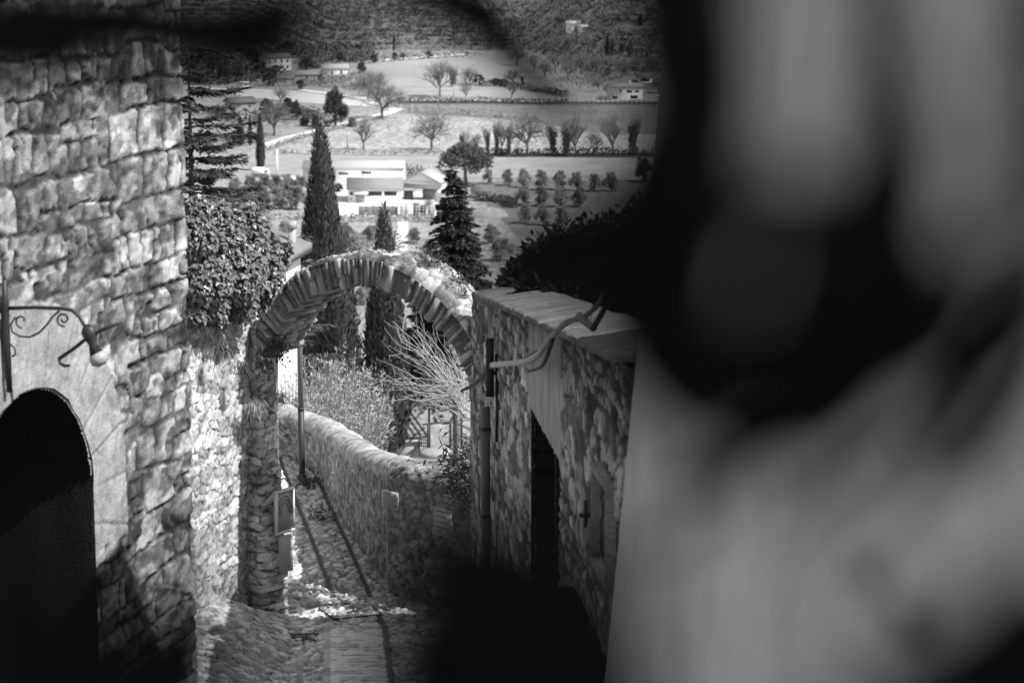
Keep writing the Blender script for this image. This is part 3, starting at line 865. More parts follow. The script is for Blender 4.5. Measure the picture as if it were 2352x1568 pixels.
rslab(mb, SW0 - 0.05, SW0, -6.16, -5.24, -0.3, 0.1); rslab(mb, SW1, SW1 + 0.05, -6.16, -5.24, -0.3, 0.1)
rslab(mb, SW0, SW1, -5.3, -5.24, -0.3, 0.1); rslab(mb, SW0, SW1, -6.16, -6.1, -0.3, 0.1)
win = rel(mb.build('window', M['slab']), gw)
mb = MB(); rslab(mb, SW0, SW1, -6.1, -5.3, -0.16, -0.12)
rel(mb.build('window_pane', M['dark']), gw)
mb = MB(); mb.tube([wr(SW0 - 0.08, -5.6, 0.14), wr(SW0 - 0.08, -5.85, 0.14)], 0.018, 6); mb.tube([wr(SW0 - 0.08, -5.74, 0.08), wr(SW0 - 0.08, -5.74, 0.2)], 0.022, 6)
rel(mb.build('shutter_hook', M['iron']), gw)
# coping slabs
mb = MB(); s = 3.5
while s < LW - 0.05:
    l = min(RS.uniform(1.0, 2.1), LW - s)
    z = lambda q_: np.interp(q_, [0, LW], [-5.88, -3.98])
    nq = 14
    sec = [(0.10, 0.0), (0.15, 0.005), (0.155, 0.05), (0.12, 0.075), (-0.1, 0.10), (-0.35, 0.135), (-0.62, 0.16), (-0.63, 0.08)]
    v = []
    for i_, q_ in enumerate(np.linspace(s + 0.012, s + l - 0.012, nq)):
        pin = 0.5 if i_ in (0, nq - 1) else 1.0
        for k_, (oo, dz) in enumerate(sec):
            nx_ = 0.05 * (float(fbm(q_ * 2.1, k_ * 0.3 + 4, 501, 4)) - 0.5); nz_ = 0.05 * (float(fbm(q_ * 2.6, k_ * 0.7 + 9, 502, 4)) - 0.5)
            v.append(wr(q_, z(q_) + dz * pin + nz_, oo * (0.9 + 0.1 * pin) + nx_))
    ns = len(sec)
    mb.add(v, [np.array([[a_ * ns + b_, (a_ + 1) * ns + b_, (a_ + 1) * ns + b_ + 1, a_ * ns + b_ + 1] for a_ in range(nq - 1) for b_ in range(ns - 1)])])
    mb.f.append(np.array([list(range(ns))]) + mb.n - len(v)); mb.f.append(np.array([list(range((nq - 1) * ns, nq * ns))[::-1]]) + mb.n - len(v))
    s += l
rel(mb.build('coping', M['slab']), gw)
# octagonal cap stone on the gate pier
def prism(mb, cx, cy, r, z0, z1, n=8, a0=0.2, sx=1.0, sy=1.0):
    ring = [(cx + sx * r * math.cos(a0 + 2 * PI * k / n), cy + sy * r * math.sin(a0 + 2 * PI * k / n)) for k in range(n)]
    mb.add([(x, y, z0) for x, y in ring] + [(x, y, z1) for x, y in ring], [np.array([[k, (k + 1) % n, n + (k + 1) % n, n + k] for k in range(n)]), np.array([list(range(n))[::-1]]), np.array([list(range(n, 2 * n))])])
    return mb
pc = np.array([-0.02, 31.2])
mb = MB(); prism(mb, pc[0], pc[1], 0.30, -6.6, -5.56, 8, 0.2)
rel(mb.build('pier_shaft', M['dressed']), gw)
mb = MB(); prism(mb, pc[0], pc[1], 0.44, -5.56, -5.50, 8, 0.2); prism(mb, pc[0], pc[1], 0.47, -5.498, -5.42, 8, 0.2)
rel(mb.build('pier_cap', M['slab']), gw)
# raised garden behind that wall
mb = MB(); pg = [RW1 - NR * 0.85, RW0 - NR * 0.85, RW0 - NR * 16, RW1 - NR * 16]
mb.add([(p[0], p[1], -12) for p in pg] + [(p[0], p[1], z) for p, z in zip(pg, (-6.1, -4.2, -4.2, -6.1))], [np.array([[4, 5, 6, 7], [0, 1, 5, 4], [1, 2, 6, 5], [2, 3, 7, 6], [3, 0, 4, 7]])])
struct(mb.build('garden_ground', M['bank']))
# drain pipe and cable post
dpz = thing('drain_pipe', 'grey round drain pipe running down the garden wall', 'pipe', wr(rs_of_y(30.2), -9.9, 0.18))
sp = rs_of_y(30.2)
mb = MB(); mb.tube([wr(sp, -10.9, 0.19), wr(sp, -8.0, 0.19), wr(sp, -6.72, 0.19)], 0.062, 12); rel(mb.build('pipe', M['grey_metal']), dpz)
for zc in (-7.0, -8.15):
    mb = MB(); mb.tube([wr(sp, zc - 0.02, 0.19), wr(sp, zc + 0.02, 0.19)], 0.072, 12); rel(mb.build('clamp', M['iron']), dpz)
cb = thing('iron_bracket', 'dark iron bracket above the drain pipe on the garden wall', 'bracket', wr(sp - 0.1, -6.6, 0.12))
mb = MB(); mb.box(-0.05, 0.05, -0.05, 0.05, 0.0, 0.75); mb.tube([(0.08, 0.0, 0.55), (0.09, 0, -0.1), (0.08, 0, -0.6)], 0.018, 6); mb.tube([(0, -.02, .3), (0.09, 0.0, 0.3)], 0.02, 6)
mb.build('plate', M['iron'], cb)
# stone bench by the wall
sb = thing('stone_bench', 'dark stone bench block against the foot of the garden wall', 'bench', wr(rs_of_y(22.4), -7.6, 0.3))
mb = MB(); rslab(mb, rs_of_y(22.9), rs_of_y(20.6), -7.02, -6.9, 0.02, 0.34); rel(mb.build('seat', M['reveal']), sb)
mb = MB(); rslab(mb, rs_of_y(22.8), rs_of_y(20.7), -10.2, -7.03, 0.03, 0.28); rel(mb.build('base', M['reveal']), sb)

# pale vine branch hooked over the wall
vb = thing('vine_branch', 'smooth pale bare vine branch hanging along the garden wall', 'branch', at(1200, 830, 28.5))
def smooth_line(pts, n=6):
    pts = [Vector(p) for p in pts]; out = []
    for i in range(len(pts) - 1):
        p0 = pts[max(i - 1, 0)]; p1 = pts[i]; p2 = pts[i + 1]; p3 = pts[min(i + 2, len(pts) - 1)]
        for k in range(n):
            t = k / n
            out.append(0.5 * ((2 * p1) + (p2 - p0) * t + (2 * p0 - 5 * p1 + 4 * p2 - p3) * t * t + (3 * p1 - p0 - 3 * p2 + p3) * t ** 3))
    out.append(pts[-1]); return out
def YW(px): return 3.098 / (0.1076 + (px - 1176) / F) - 1.0 - 1.3 * min(max((px - 1120) / 120, 0), 1)
def vat(px, py, *_): return at(px, py, YW(px))
main = smooth_line([vat(*p) for p in ((1132, 838, 30.2), (1165, 835, 29.4), (1200, 832, 28.6), (1232, 818, 27.6), (1258, 785, 26.6), (1290, 750, 25.4), (1312, 737, 24.6), (1345, 726, 23.8), (1372, 700, 23), (1395, 660, 22.4), (1412, 620, 22), (1425, 580, 21.8))])
mb = MB(); mb.tube(main, np.linspace(0.038, 0.015, len(main)) * (1 + 0.28 * (RS.rand(len(main)) - 0.4)), 9); rel(mb.build('main_stem', M['pale_branch']), vb)
for pts, r0, r1, mk in ((((1132, 838, 30.2), (1112, 858, 30.6), (1092, 880, 30.9), (1060, 897, 31.0)), 0.036, 0.022, 'bark'),
                     (((1330, 728, 24.1), (1345, 740, 23.4), (1362, 755, 22.8)), 0.04, 0.03, 'pale_branch'),
                     (((1272, 768, 26.0), (1262, 800, 26.2), (1245, 840, 26.8), (1215, 852, 27.6)), 0.028, 0.014, 'bark'),
                     (((1265, 765, 26.1), (1240, 800, 27), (1205, 822, 27.8), (1160, 850, 28.6)), 0.01, 0.005, 'bark'),
                     (((1362, 755, 22.8), (1385, 715, 22.4), (1400, 690, 22), (1440, 650, 21.6)), 0.026, 0.012, 'bark'),
                     (((1372, 700, 23), (1400, 670, 22.6), (1450, 620, 22.2)), 0.012, 0.005, 'bark')):
    l = smooth_line([vat(*p) for p in pts])
    mb = MB(); mb.tube(l, np.linspace(r0, r1, len(l)), 7); rel(mb.build('side_stem', M[mk]), vb)

# ------------------------------------------------------------------ plastered house at the right
ph = thing('plaster_house', 'tall streaked plaster house wall filling the right side', 'house', (1.5, 10, -5))
def pl_wall(y0, y1, z0, z1, corner):
    yy = np.linspace(y1, y0, max(int((y1 - y0) / 0.17), 3))
    if corner: yy = np.concatenate([np.linspace(y1 + 0.9, y1, 8)[:-1], yy])
    zz = np.linspace(z0, z1, max(int((z1 - z0) / 0.14), 3))
    gy, gz = np.meshgrid(yy, zz, indexing='ij')
    base_x = 0.76 + 0.020 * (19.5 - gy) + (gz + 6.9) * 0.083
    base_x = np.where(gy > 19.5, base_x + (gy - 19.5) * 6, base_x)
    gy2 = np.where(gy > 19.5, 19.5 + (gy - 19.5) * 0.05, gy)
    gxx = base_x + 0.05 * (fbm(gy * 1.1, gz * 0.7, 141) - 0.5) + 0.012 * (fbm(gy * 6, gz * 6, 143) - 0.5)
    return np.stack([gxx, gy2, gz], -1)
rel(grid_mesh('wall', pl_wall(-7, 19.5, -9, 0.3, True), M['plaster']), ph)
rel(grid_mesh('added_shade_wall', pl_wall(-7, 12.5, 0.3, 4.2, False), M['plaster']), ph)  # unseen upper storey, added to shade the leaves near the lens
mb = MB(); mb.box(2.0, 9, -7, 19.3, -9, 0.28); rel(mb.build('rear_walls', M['grey_wall']), ph)
mb = MB(); mb.box(1.5, 9, -7, 12.5, 0.3, 4.2); rel(mb.build('added_shade_rear_walls', M['grey_wall']), ph)  # rear of the added unseen storey
def ph_roof(y0, y1, z):
    mb = MB()
    lowr = [(1.25, y0, z), (1.25, y1, z), (5.5, y1, z + 1.4), (5.5, y0, z + 1.4), (9.4, y1, z), (9.4, y0, z)]
    mb.add(lowr + [(a_, b_, c_ + 0.14) for a_, b_, c_ in lowr],
       [np.array([[0, 1, 2, 3], [3, 2, 4, 5], [6, 9, 8, 7], [9, 11, 10, 8], [0, 6, 7, 1], [1, 7, 8, 2], [2, 8, 10, 4], [5, 4, 10, 11], [0, 3, 9, 6], [3, 5, 11, 9]])])
    rel(mb.build('roof', M['tile']), ph)
ph_roof(12.6, 19.7, 0.34); ph_roof(-7.2, 12.6, 4.24)  # the second roof tops the added unseen storey

# ------------------------------------------------------------------ street lamp pole beyond the arch
lpz = at(694, 1105, 46.6); top_ = at(696, 706, 46.6)
pole = thing('lamp_pole', 'slim dark metal lamp pole standing by the curved wall', 'pole', lpz)
mb = MB(); hgt = top_.z - lpz.z
mb.tube([(0, 0, -0.3), (0, 0, hgt * 0.42)], 0.062, 12); rel_o = mb.build('lower_shaft', M['iron'], pole, True)
mb = MB(); mb.tube([(0, 0, hgt * 0.42), (0, 0, hgt - 0.5), (0.0, 0, hgt + 0.6)], [0.055, 0.05, 0.045], 12); mb.build('upper_shaft', M['grey_metal'], pole, True)
mb = MB(); mb.tube([(0, 0, hgt * 0.42 - 0.03), (0, 0, hgt * 0.42 + 0.03)], 0.068, 12); mb.build('collar', M['iron'], pole)
mb = MB(); mb.tube([(0, 0, -0.3), (0, 0, 0.12)], 0.085, 12); mb.build('base', M['iron'], pole)

# ------------------------------------------------------------------ vegetation builders (local meshes, about real size)
def grow(seed, H, spread=0.55, levels=4, nkids=(5, 5, 5, 4), lean=0.0, up=0.25, trunk=0.3, r0=0.03):
    r = np.random.RandomState(seed)
    segs = []
    def rec(p, d, L, rad, lev):
        n = 3 if lev < 2 else 2
        q = p; pts = [p]
        for k in range(n):
            d = d + r.normal(size=3) * 0.16 + np.array([0, 0, up * 0.2 * (lev > 0)]); d /= np.linalg.norm(d)
            e = q + d * L / n
            segs.append((q, e, rad * (1 - 0.25 * k / n), rad * (1 - 0.25 * (k + 1) / n), lev)); q = e; pts.append(e)
        if lev >= levels: return
        nk = nkids[lev]
        for k in range(nk):
            t = r.uniform(0.45, 1.0) if lev else r.uniform(0.75, 1.0)
            i = min(int(t * n), n - 1); f = t * n - i
            b_ = pts[i] * (1 - f) + pts[i + 1] * f
            az = 2 * PI * (k + r.uniform(-0.3, 0.3)) / nk
            a_ = np.cross(d, [0.3, 0.9, 0.2]); a_ /= np.linalg.norm(a_); c_ = np.cross(d, a_)
            nd_ = d * (1 - spread * 0.6) + (a_ * math.cos(az) + c_ * math.sin(az)) * spread * r.uniform(0.7, 1.3) + np.array([0, 0, up])
            nd_ /= np.linalg.norm(nd_)
            rec(b_, nd_, L * r.uniform(0.62, 0.85) if lev else H * 0.30 * r.uniform(0.8, 1.15), rad * 0.55, lev + 1)
    rec(np.zeros(3), np.array([lean, 0, 1.0]), H * trunk, H * r0, 0)
    return segs

def bare_parts(seed, H=10, minr=0.02, **kw):
    segs = grow(seed, H, **kw)
    a = [s for s in segs if s[4] <= 2]; t = [s for s in segs if s[4] > 2]
    tr = MB(); v, q_ = tubes([s[0] for s in a], [s[1] for s in a], np.maximum([s[2] for s in a], minr), np.maximum([s[3] for s in a], minr * 0.8), 5); tr.add(v, [q_])
    cr = MB(); v, q_ = tubes([s[0] for s in t], [s[1] for s in t], np.maximum([s[2] for s in t], minr * 0.9), np.maximum([s[3] * 0.4 for s in t], minr * 0.5), 3); cr.add(v, [q_])
    return tr, cr

def blob_leaves(mb, cen, rad, n, L, W, down=0.0, shell=0.55):
    cen = np.array(cen); rad = np.array(rad)
    u = runit(n); rr_ = shell + (1 - shell) * RS.rand(n, 1)
    u2 = u * rr_ * (0.85 + 0.3 * RS.rand(n, 1))
    P = cen + u2 * rad
    D = u * 0.6 + runit(n) * 0.8 + np.array([0, 0, 0.2 - down])
    v, q_ = leaves(P, D, u + runit(n) * 0.5, L * RS.uniform(0.6, 1.3, n), W * RS.uniform(0.6, 1.3, n))
    mb.add(v, [q_])

MAST = {}
def master(key, parts, name, cat, norm=True):
    """parts: list of (part name, MB, material)"""
    if norm:
        top = max(v_[:, 2].max() for _, mb, _m in parts for v_ in mb.v)
        for _, mb, _m in parts: mb.v = [v_ * (10.0 / top) for v_ in mb.v]
    o = thing(name, 'x', cat, (0, 0, 0))
    kids = [mb.build(pn, m, o) for pn, mb, m in parts]
    MAST[key] = [o, kids, False]
def plant(key, loc, s, label, rz=None, group=None, sx=None):
    o, kids, used = MAST[key]
    rz = rnd.uniform(0, 6.28) if rz is None else rz
    sc_ = (s * (sx or 1), s * (sx or 1), s)
    if not used:
        MAST[key][2] = True
        o.location = loc; o.rotation_euler = (0, 0, rz); o.scale = sc_; o['label'] = label
        if group: o['group'] = group
        return o
    return copy_tree(o, kids, loc, rz, sc_, label, group)
def plant_px(key, px, py, hpx, label, H=10.0, group=None, sx=None, rz=None):
    g = G(px, py)
    s = hpx * 1.15 * g.y / F / H
    g.z -= 0.1 * s
    return plant(key, g, s, label, rz, group, sx)

# bare trees
for k, (sd, kw) in enumerate(((3, dict(spread=0.85, up=0.10, trunk=0.22, r0=0.030)), (8, dict(spread=0.6, up=0.2, trunk=0.25, r0=0.026)), (15, dict(spread=0.42, up=0.4, trunk=0.3, r0=0.022)))):
    tr, cr = bare_parts(sd, 10, 0.022, nkids=(6, 5, 5, 4), **kw)
    master('bare%d' % k, [('trunk', tr, M['far_bark']), ('crown', cr, M['twig'])], 'bare_tree', 'tree')
# tree overgrown with ivy
for k in range(2):
    tr, cr = bare_parts(22 + k, 10, 0.02, nkids=(4, 4, 4, 3), spread=0.4, up=0.4, trunk=0.4)
    iv = MB()
    for t in range(14):
        z = 1.2 + 5.5 * t / 14
        blob_leaves(iv, (RS.normal() * 0.25, RS.normal() * 0.25, z), (0.8 + RS.rand() * 0.35,) * 2 + (0.7,), 90, 0.4, 0.3, 0.2)
    for t in range(5):
        an = RS.rand() * 6.28
        blob_leaves(iv, (math.cos(an) * 1.2, math.sin(an) * 1.2, 6 + RS.rand() * 2), (0.5, 0.5, 0.9), 70, 0.4, 0.3)
    master('ivied%d' % k, [('trunk', tr, M['far_bark']), ('ivy_leaves', iv, M['shrub']), ('twigs', cr, M['twig'])], 'ivy_clad_tree', 'tree')
# round shrubs: foliage down to the ground, uneven outline
for k, (mk, rx, zc, zr_, nl, nm) in enumerate((('shrub', 3.8, 4.4, 4.4, 44, 'evergreen_bush'), ('olive', 3.6, 4.8, 4.4, 40, 'olive_tree'), ('shrub', 3.2, 5.2, 4.6, 40, 'evergreen_tree'), ('shrub', 4.6, 4.0, 4.0, 50, 'thicket_bush'))):
    tr = MB(); tr.tube([(0, 0, -0.5), (0.1, 0, 2), (0.2, 0.1, 5)], [0.3, 0.22, 0.1], 6)
    for q_ in range(4):
        an = q_ * 1.6; tr.tube([(0.1, 0, 2), (math.cos(an) * 1.6, math.sin(an) * 1.6, 4.5)], [0.18, 0.06], 5)
    cr = MB()
    for t in range(nl):
        u = runit(1)[0]; rr_ = RS.uniform(0.3, 1.0)
        wid = 1.0 - 0.12 * u[2] * rr_
        c0 = np.array([u[0] * rx * rr_ * wid * RS.uniform(0.75, 1.25), u[1] * rx * rr_ * wid, max(0.4, zc + u[2] * zr_ * rr_ * RS.uniform(0.75, 1.15))])
        sz = RS.uniform(0.5, 1.25)
        blob_leaves(cr, c0, (sz * 1.15, sz * 1.15, sz), int(130 * sz), 0.62, 0.30, 0, 0.25)
    master('round%d' % k, [('trunk', tr, M['far_bark']), ('crown', cr, M[mk])], nm, 'bush' if k in (0, 3) else 'tree')
# stone pine
tr = MB(); tr.tube([(0, 0, -0.5), (0.1, 0, 3), (0, 0.1, 6)], [0.4, 0.3, 0.2], 7)
for q_ in range(7):
    an = q_ * 0.9; tr.tube([(0.05, 0, 4 + 0.2 * q_), (math.cos(an) * 2.6, math.sin(an) * 2.6, 6.6)], [0.16, 0.06], 5)
cr = MB()
for t in range(75):
    an = RS.rand() * 6.28; rr_ = math.sqrt(RS.rand()) * 4.3
    dome = math.sqrt(max(0, 1 - (rr_ / 4.7) ** 2))
    zc = 3.6 + 4.6 * dome - RS.rand() * 3.4 * (0.3 + 0.7 * dome)
    blob_leaves(cr, (rr_ * math.cos(an), rr_ * math.sin(an), zc), (1.0, 1.0, 0.7), 70, 0.7, 0.26)
master('pine', [('trunk', tr, M['far_bark']), ('crown', cr, M['shrub'])], 'stone_pine', 'tree')

def cypress(n, R, H=10, seed=1, L=0.3, W=0.11, lump=0.22):
    tr = MB(); tr.tube([(0, 0, -0.8), (0, 0, 1.0), (0, 0, 4)], [0.16, 0.13, 0.06], 7)
    def prof(t): return R * np.power(np.clip(1 - t, 0, 1), 0.62) * (0.62 + 0.38 * np.clip(t * 5, 0, 1)) * (1 - 0.12 * np.cos(t * 7))
    t = 1 - np.sqrt(RS.rand(n)) * 0.985; t = np.clip(0.03 + t * 0.98, 0, 1)
    th = RS.rand(n) * 2 * PI
    lum = 1 + lump * (fbm(th * 2.2, t * 17, seed) - 0.5) * 2 + 0.16 * (fbm(th * 5, t * 44, seed + 3) - 0.5) * 2
    r = prof(t) * lum * (0.78 + 0.24 * RS.rand(n))
    P = np.stack([r * np.cos(th), r * np.sin(th), t * H], 1)
    out = np.stack([np.cos(th), np.sin(th), 0 * th], 1)
    D = np.array([0, 0, 1.0]) + out * 0.38 + RS.normal(size=(n, 3)) * 0.22
    v, q_ = leaves(P, D, out + runit(n) * 0.4, L * RS.uniform(0.6, 1.4, n), W * RS.uniform(0.7, 1.4, n), 0.3)
    cr = MB(); cr.add(v, [q_])
    tt = np.linspace(0.03, 0.97, 50); aa_ = np.linspace(0, 2 * PI, 25)
    core = np.stack([(prof(tt) * 0.72)[:, None] * np.cos(aa_)[None], (prof(tt) * 0.72)[:, None] * np.sin(aa_)[None], (tt * H)[:, None] + 0 * aa_[None]], -1)
    i, j = np.meshgrid(np.arange(49), np.arange(24), indexing='ij')
    qq = np.stack([i * 25 + j, (i + 1) * 25 + j, (i + 1) * 25 + j + 1, i * 25 + j + 1], -1).reshape(-1, 4)
    cr.add(core.reshape(-1, 3), [qq])
    return tr, cr
tr, cr = cypress(1500, 0.95, lump=0.1, L=0.6, W=0.25)
master('far_cypress', [('trunk', tr, M['far_bark']), ('crown', cr, M['shrub'])], 'cypress_tree', 'tree')

def conifer(H, R, nlev, nbr, seed, droop=0.25, L=0.28, W=0.05, dens=26, irregular=0.2, power=0.85, tipup=0.0):
    r = np.random.RandomState(seed)
    tr = MB(); tr.tube([(0, 0, -H), (0, 0, H * 0.5), (0, 0, H)], [H * 0.016, H * 0.01, 0.01], 7)
    lim = MB(); P = []; D = []; N = []
    for l in range(nlev):
        t = (l + 0.5) / nlev; z = H * (0.06 + 0.93 * t)
        Lb = R * (1 - t) ** power
        for k in range(max(5, int(nbr * (0.45 + 0.55 * (1 - t))))):
            az = 2 * PI * (k + r.rand()) / nbr + l * 2.4
            lb_ = Lb * (1 - irregular + 2 * irregular * r.rand()) + 0.12
            z0 = z + r.normal() * H * 0.012
            n = 6; pts = []
            for i in range(n + 1):
                s_ = i / n
                pts.append(np.array([math.cos(az) * lb_ * s_, math.sin(az) * lb_ * s_, z0 + lb_ * (0.12 * s_ - droop * s_ ** 1.6 + tipup * max(0, s_ - 0.7))]))
            lim.tube([p for p in pts], np.linspace(0.012 + 0.012 * lb_, 0.006, n + 1), 4, False)
            m_ = int(dens * (0.3 + lb_))
            s_ = r.uniform(0.12, 1.02, m_) * n
            i0 = np.clip(s_.astype(int), 0, n - 1); f_ = (s_ - i0)[:, None]
            pa = np.array(pts); pp = pa[i0] * (1 - f_) + pa[i0 + 1] * f_
            side = np.array([-math.sin(az), math.cos(az), 0]); fw = np.array([math.cos(az), math.sin(az), 0])
            sg = r.choice([-1, 1], m_)[:, None]
            wdt = 0.22 * lb_ * np.clip(1.15 - s_ / n, 0.1, 1)[:, None] * r.rand(m_, 1)
            P.append(pp + side * sg * wdt + np.array([0, 0, -0.04]) * r.rand(m_, 1))
            D.append(side * sg * 0.75 + fw * 0.8 + np.array([0, 0, -0.25]) + r.normal(size=(m_, 3)) * 0.25)
            N.append(np.tile([0, 0, 1.0], (m_, 1)) + r.normal(size=(m_, 3)) * 0.5)
    P = np.concatenate(P); D = np.concatenate(D); N = np.concatenate(N)
    v, q_ = leaves(P, D, N, L * r.uniform(0.6, 1.3, len(P)), W * r.uniform(0.8, 1.6, len(P)))
    cr = MB(); cr.add(v, [q_]); cr.add(np.concatenate(lim.v), lim.f)
    return tr, cr

# ------------------------------------------------------------------ trees just beyond the arch
def base_at(px, Y):
    a_, _ = ray(px, 900); return Vector((a_ * Y, Y, float(ground_h(a_ * Y, Y))))
def tree_from(px, ptop, Y, builder_key_parts, name, label, lean=0):
    g = base_at(px, Y); top = at(px, ptop, Y)
    return g, top.z - g.z
g, hh_ = tree_from(754, 292, 112, None, '', '')
def single(name, label, loc, parts, cat='tree'):
    t = thing(name, label, cat, loc)
    for pn, mb, m in parts: mb.build(pn, m, t)
    return t
tr, cr = cypress(21000, 1.72, H=hh_, seed=5, L=0.34, W=0.10)
t = single('cypress_tree', 'tallest dark cypress rising behind the left of the arch', g, [('trunk', tr, M['bark']), ('crown', cr, M['cypress'])])
t.rotation_euler = (0, math.radians(-0.8), 0.4)
g, hh_ = tree_from(886, 475, 104, None, '', '')
tr, cr = cypress(12000, 1.15, H=hh_, seed=9, L=0.30, W=0.10)
single('cypress_tree', 'shorter slim cypress seen above and below the crown of the arch', g, [('trunk', tr, M['bark']), ('crown', cr, M['cypress'])])
g, hh_ = tree_from(775, 640, 100, None, '', '')
tr, cr = cypress(11000, 1.15, H=hh_, seed=13, L=0.30, W=0.10)
single('cypress_tree', 'lowest broad cypress filling the left of the arch opening', g, [('trunk', tr, M['bark']), ('crown', cr, M['cypress'])])
g, hh_ = tree_from(1045, 388, 96, None, '', '')
tr, cr = conifer(hh_ * 0.66, 1.95, 36, 17, 4, droop=0.28, L=0.24, W=0.085, dens=60)
g.z += hh_ * 0.34
single('spruce_tree', 'dark pointed spruce tree behind the right side of the arch', g, [('trunk', tr, M['bark']), ('crown', cr, M['spruce'])])
g, hh_ = tree_from(452, 90, 78, None, '', '')
tr, cr = conifer(hh_, 4.0, 32, 10, 6, droop=0.16, L=0.34, W=0.075, dens=56, irregular=0.55, power=0.5, tipup=0.25)
single('cedar_tree', 'dark shaggy cedar with long drooping boughs beside the stone house', g, [('trunk', tr, M['bark']), ('crown', cr, M['cedar'])])
g, hh_ = tree_from(1100, 625, 132, None, '', '')
g.z += hh_ * 0.36; hh_ *= 0.64
tr, cr = conifer(hh_, 3.0, 20, 12, 16, droop=0.4, L=0.3, W=0.06, dens=40, irregular=0.35, power=0.5)
single('weeping_conifer', 'drooping feathery conifer between the arch and the pier cap', g, [('trunk', tr, M['bark']), ('crown', cr, M['cedar'])])
g, hh_ = tree_from(985, 725, 136, None, '', '')
g.z += hh_ * 0.38; hh_ *= 0.62
tr, cr = conifer(hh_, 2.8, 20, 12, 18, droop=0.35, L=0.3, W=0.07, dens=44, irregular=0.3, power=0.6)
single('dark_conifer', 'dark broad conifer seen through the right of the arch opening', g, [('trunk', tr, M['bark']), ('crown', cr, M['spruce'])])
# grey spiky shrubs below the cypresses
def spiky(seed, H, R, nst=150, m_=24, L=0.15, W=0.035):
    r = np.random.RandomState(seed); st = MB(); P0_, P1_ = [], []; P, D = [], []
    for k in range(nst):
        az = r.rand() * 6.28; rad = math.sqrt(r.rand()) * R
        hgt_ = H * (1 - 0.45 * (rad / R) ** 2) * r.uniform(0.75, 1.1)
        p0 = np.array([rad * 0.45 * math.cos(az), rad * 0.45 * math.sin(az), -0.2]); p1 = np.array([rad * math.cos(az), rad * math.sin(az), hgt_]) + r.normal(size=3) * 0.1
        P0_.append(p0); P1_.append(p1)
        s_ = r.uniform(0.3, 1.0, (m_, 1)); P.append(p0 * (1 - s_) + p1 * s_)
        dr_ = (p1 - p0) / np.linalg.norm(p1 - p0); D.append(dr_ * 0.9 + r.normal(size=(m_, 3)) * 0.55)
    v, q_ = tubes(P0_, P1_, np.full(nst, 0.014), np.full(nst, 0.006), 3); st.add(v, [q_])
    P = np.concatenate(P); D = np.concatenate(D)
    lf = MB(); v, q_ = leaves(P, D, runit(len(P)), L * r.uniform(0.6, 1.4, len(P)), W * r.uniform(0.7, 1.4, len(P))); lf.add(v, [q_])
    return st, lf
for k in range(3):
    st, lf = spiky(31 + k, 3.2, 1.25)
    master('spiky%d' % k, [('stems', st, M['bark']), ('foliage', lf, M['sage'])], 'grey_shrub', 'shrub', False)
for i, (px, pt, Y, lab) in enumerate(((668, 850, 60, 'grey spiky shrub left of the lamp pole'), (720, 822, 66, 'grey spiky shrub just right of the lamp pole'), (765, 800, 72, 'tall grey spiky shrub below the lowest cypress'),
        (800, 835, 62, 'grey spiky shrub in the middle of the shrub bank'), (815, 825, 70, 'grey spiky shrub under the shorter cypress'), (745, 880, 56, 'grey spiky shrub directly over the curved coping'),
        (800, 880, 60, 'grey spiky shrub left of the tiled shed roof'), (815, 950, 56, 'low grey shrub against the tiled shed wall'), (770, 925, 53, 'low grey shrub nearest the curved wall'), (690, 905, 54, 'low grey shrub behind the far end of the curved wall'))):
    g = base_at(px, Y); top = at(px, pt, Y); s_ = (top.z - g.z) / 3.2
    plant('spiky%d' % (i % 3), g, s_, lab, None, 'grey shrubs beyond the arch', max(0.75, 1.0 / max(s_, .5)) if s_ > 1.2 else 1.0)
# tangled leafless shrub at right of the arch opening
sh_g = at(1072, 990, 43)
A0, A1, B0, B1, T0, T1 = [], [], [], [], [], []
for k in range(52):
    p0 = np.array(at(RS.uniform(1055, 1092), RS.uniform(880, 960), 43 + RS.uniform(-.6, .9)))
    tx, ty = RS.uniform(885, 1075), RS.uniform(730, 930)
    p2 = np.array(at(tx, ty, 43 + RS.uniform(-1.4, 1.6)))
    ctrl = (p0 + p2) / 2 + np.array([RS.normal() * 0.12, RS.normal() * 0.15, RS.uniform(-0.05, 0.32)])
    n = 9; pts = [p0 * (1 - t) ** 2 + 2 * ctrl * t * (1 - t) + p2 * t * t + RS.normal(size=3) * 0.012 for t in np.linspace(0, 1, n)]
    r0 = RS.uniform(0.006, 0.011)
    for i_ in range(n - 1):
        A0.append(pts[i_]); A1.append(pts[i_ + 1]); B0.append(r0 * (1 - 0.75 * i_ / n)); B1.append(r0 * (1 - 0.75 * (i_ + 1) / n))
    for q_ in range(9):
        i_ = RS.randint(2, n); d_ = (p2 - p0) / np.linalg.norm(p2 - p0) * 0.7 + runit(1)[0] * 0.8 + np.array([0, 0, 0.25])
        e_ = pts[i_] + d_ * RS.uniform(0.08, 0.34); m2 = (pts[i_] + e_) / 2 + RS.normal(size=3) * 0.02
        T0 += [pts[i_], m2]; T1 += [m2, e_]
st_ = MB(); v, q_ = tubes(A0, A1, B0, B1, 5); st_.add(v, [q_])
tw_ = MB(); v, q_ = tubes(T0, T1, np.full(len(T0), 0.0036), np.full(len(T0), 0.0024), 3); tw_.add(v, [q_])
t = thing('bare_shrub', 'tangled pale leafless shrub under the right half of the arch', 'shrub', sh_g)
rel(st_.build('stems', M['pale_twig']), t)['kind'] = 'stuff'; rel(tw_.build('twigs', M['pale_twig']), t)['kind'] = 'stuff'
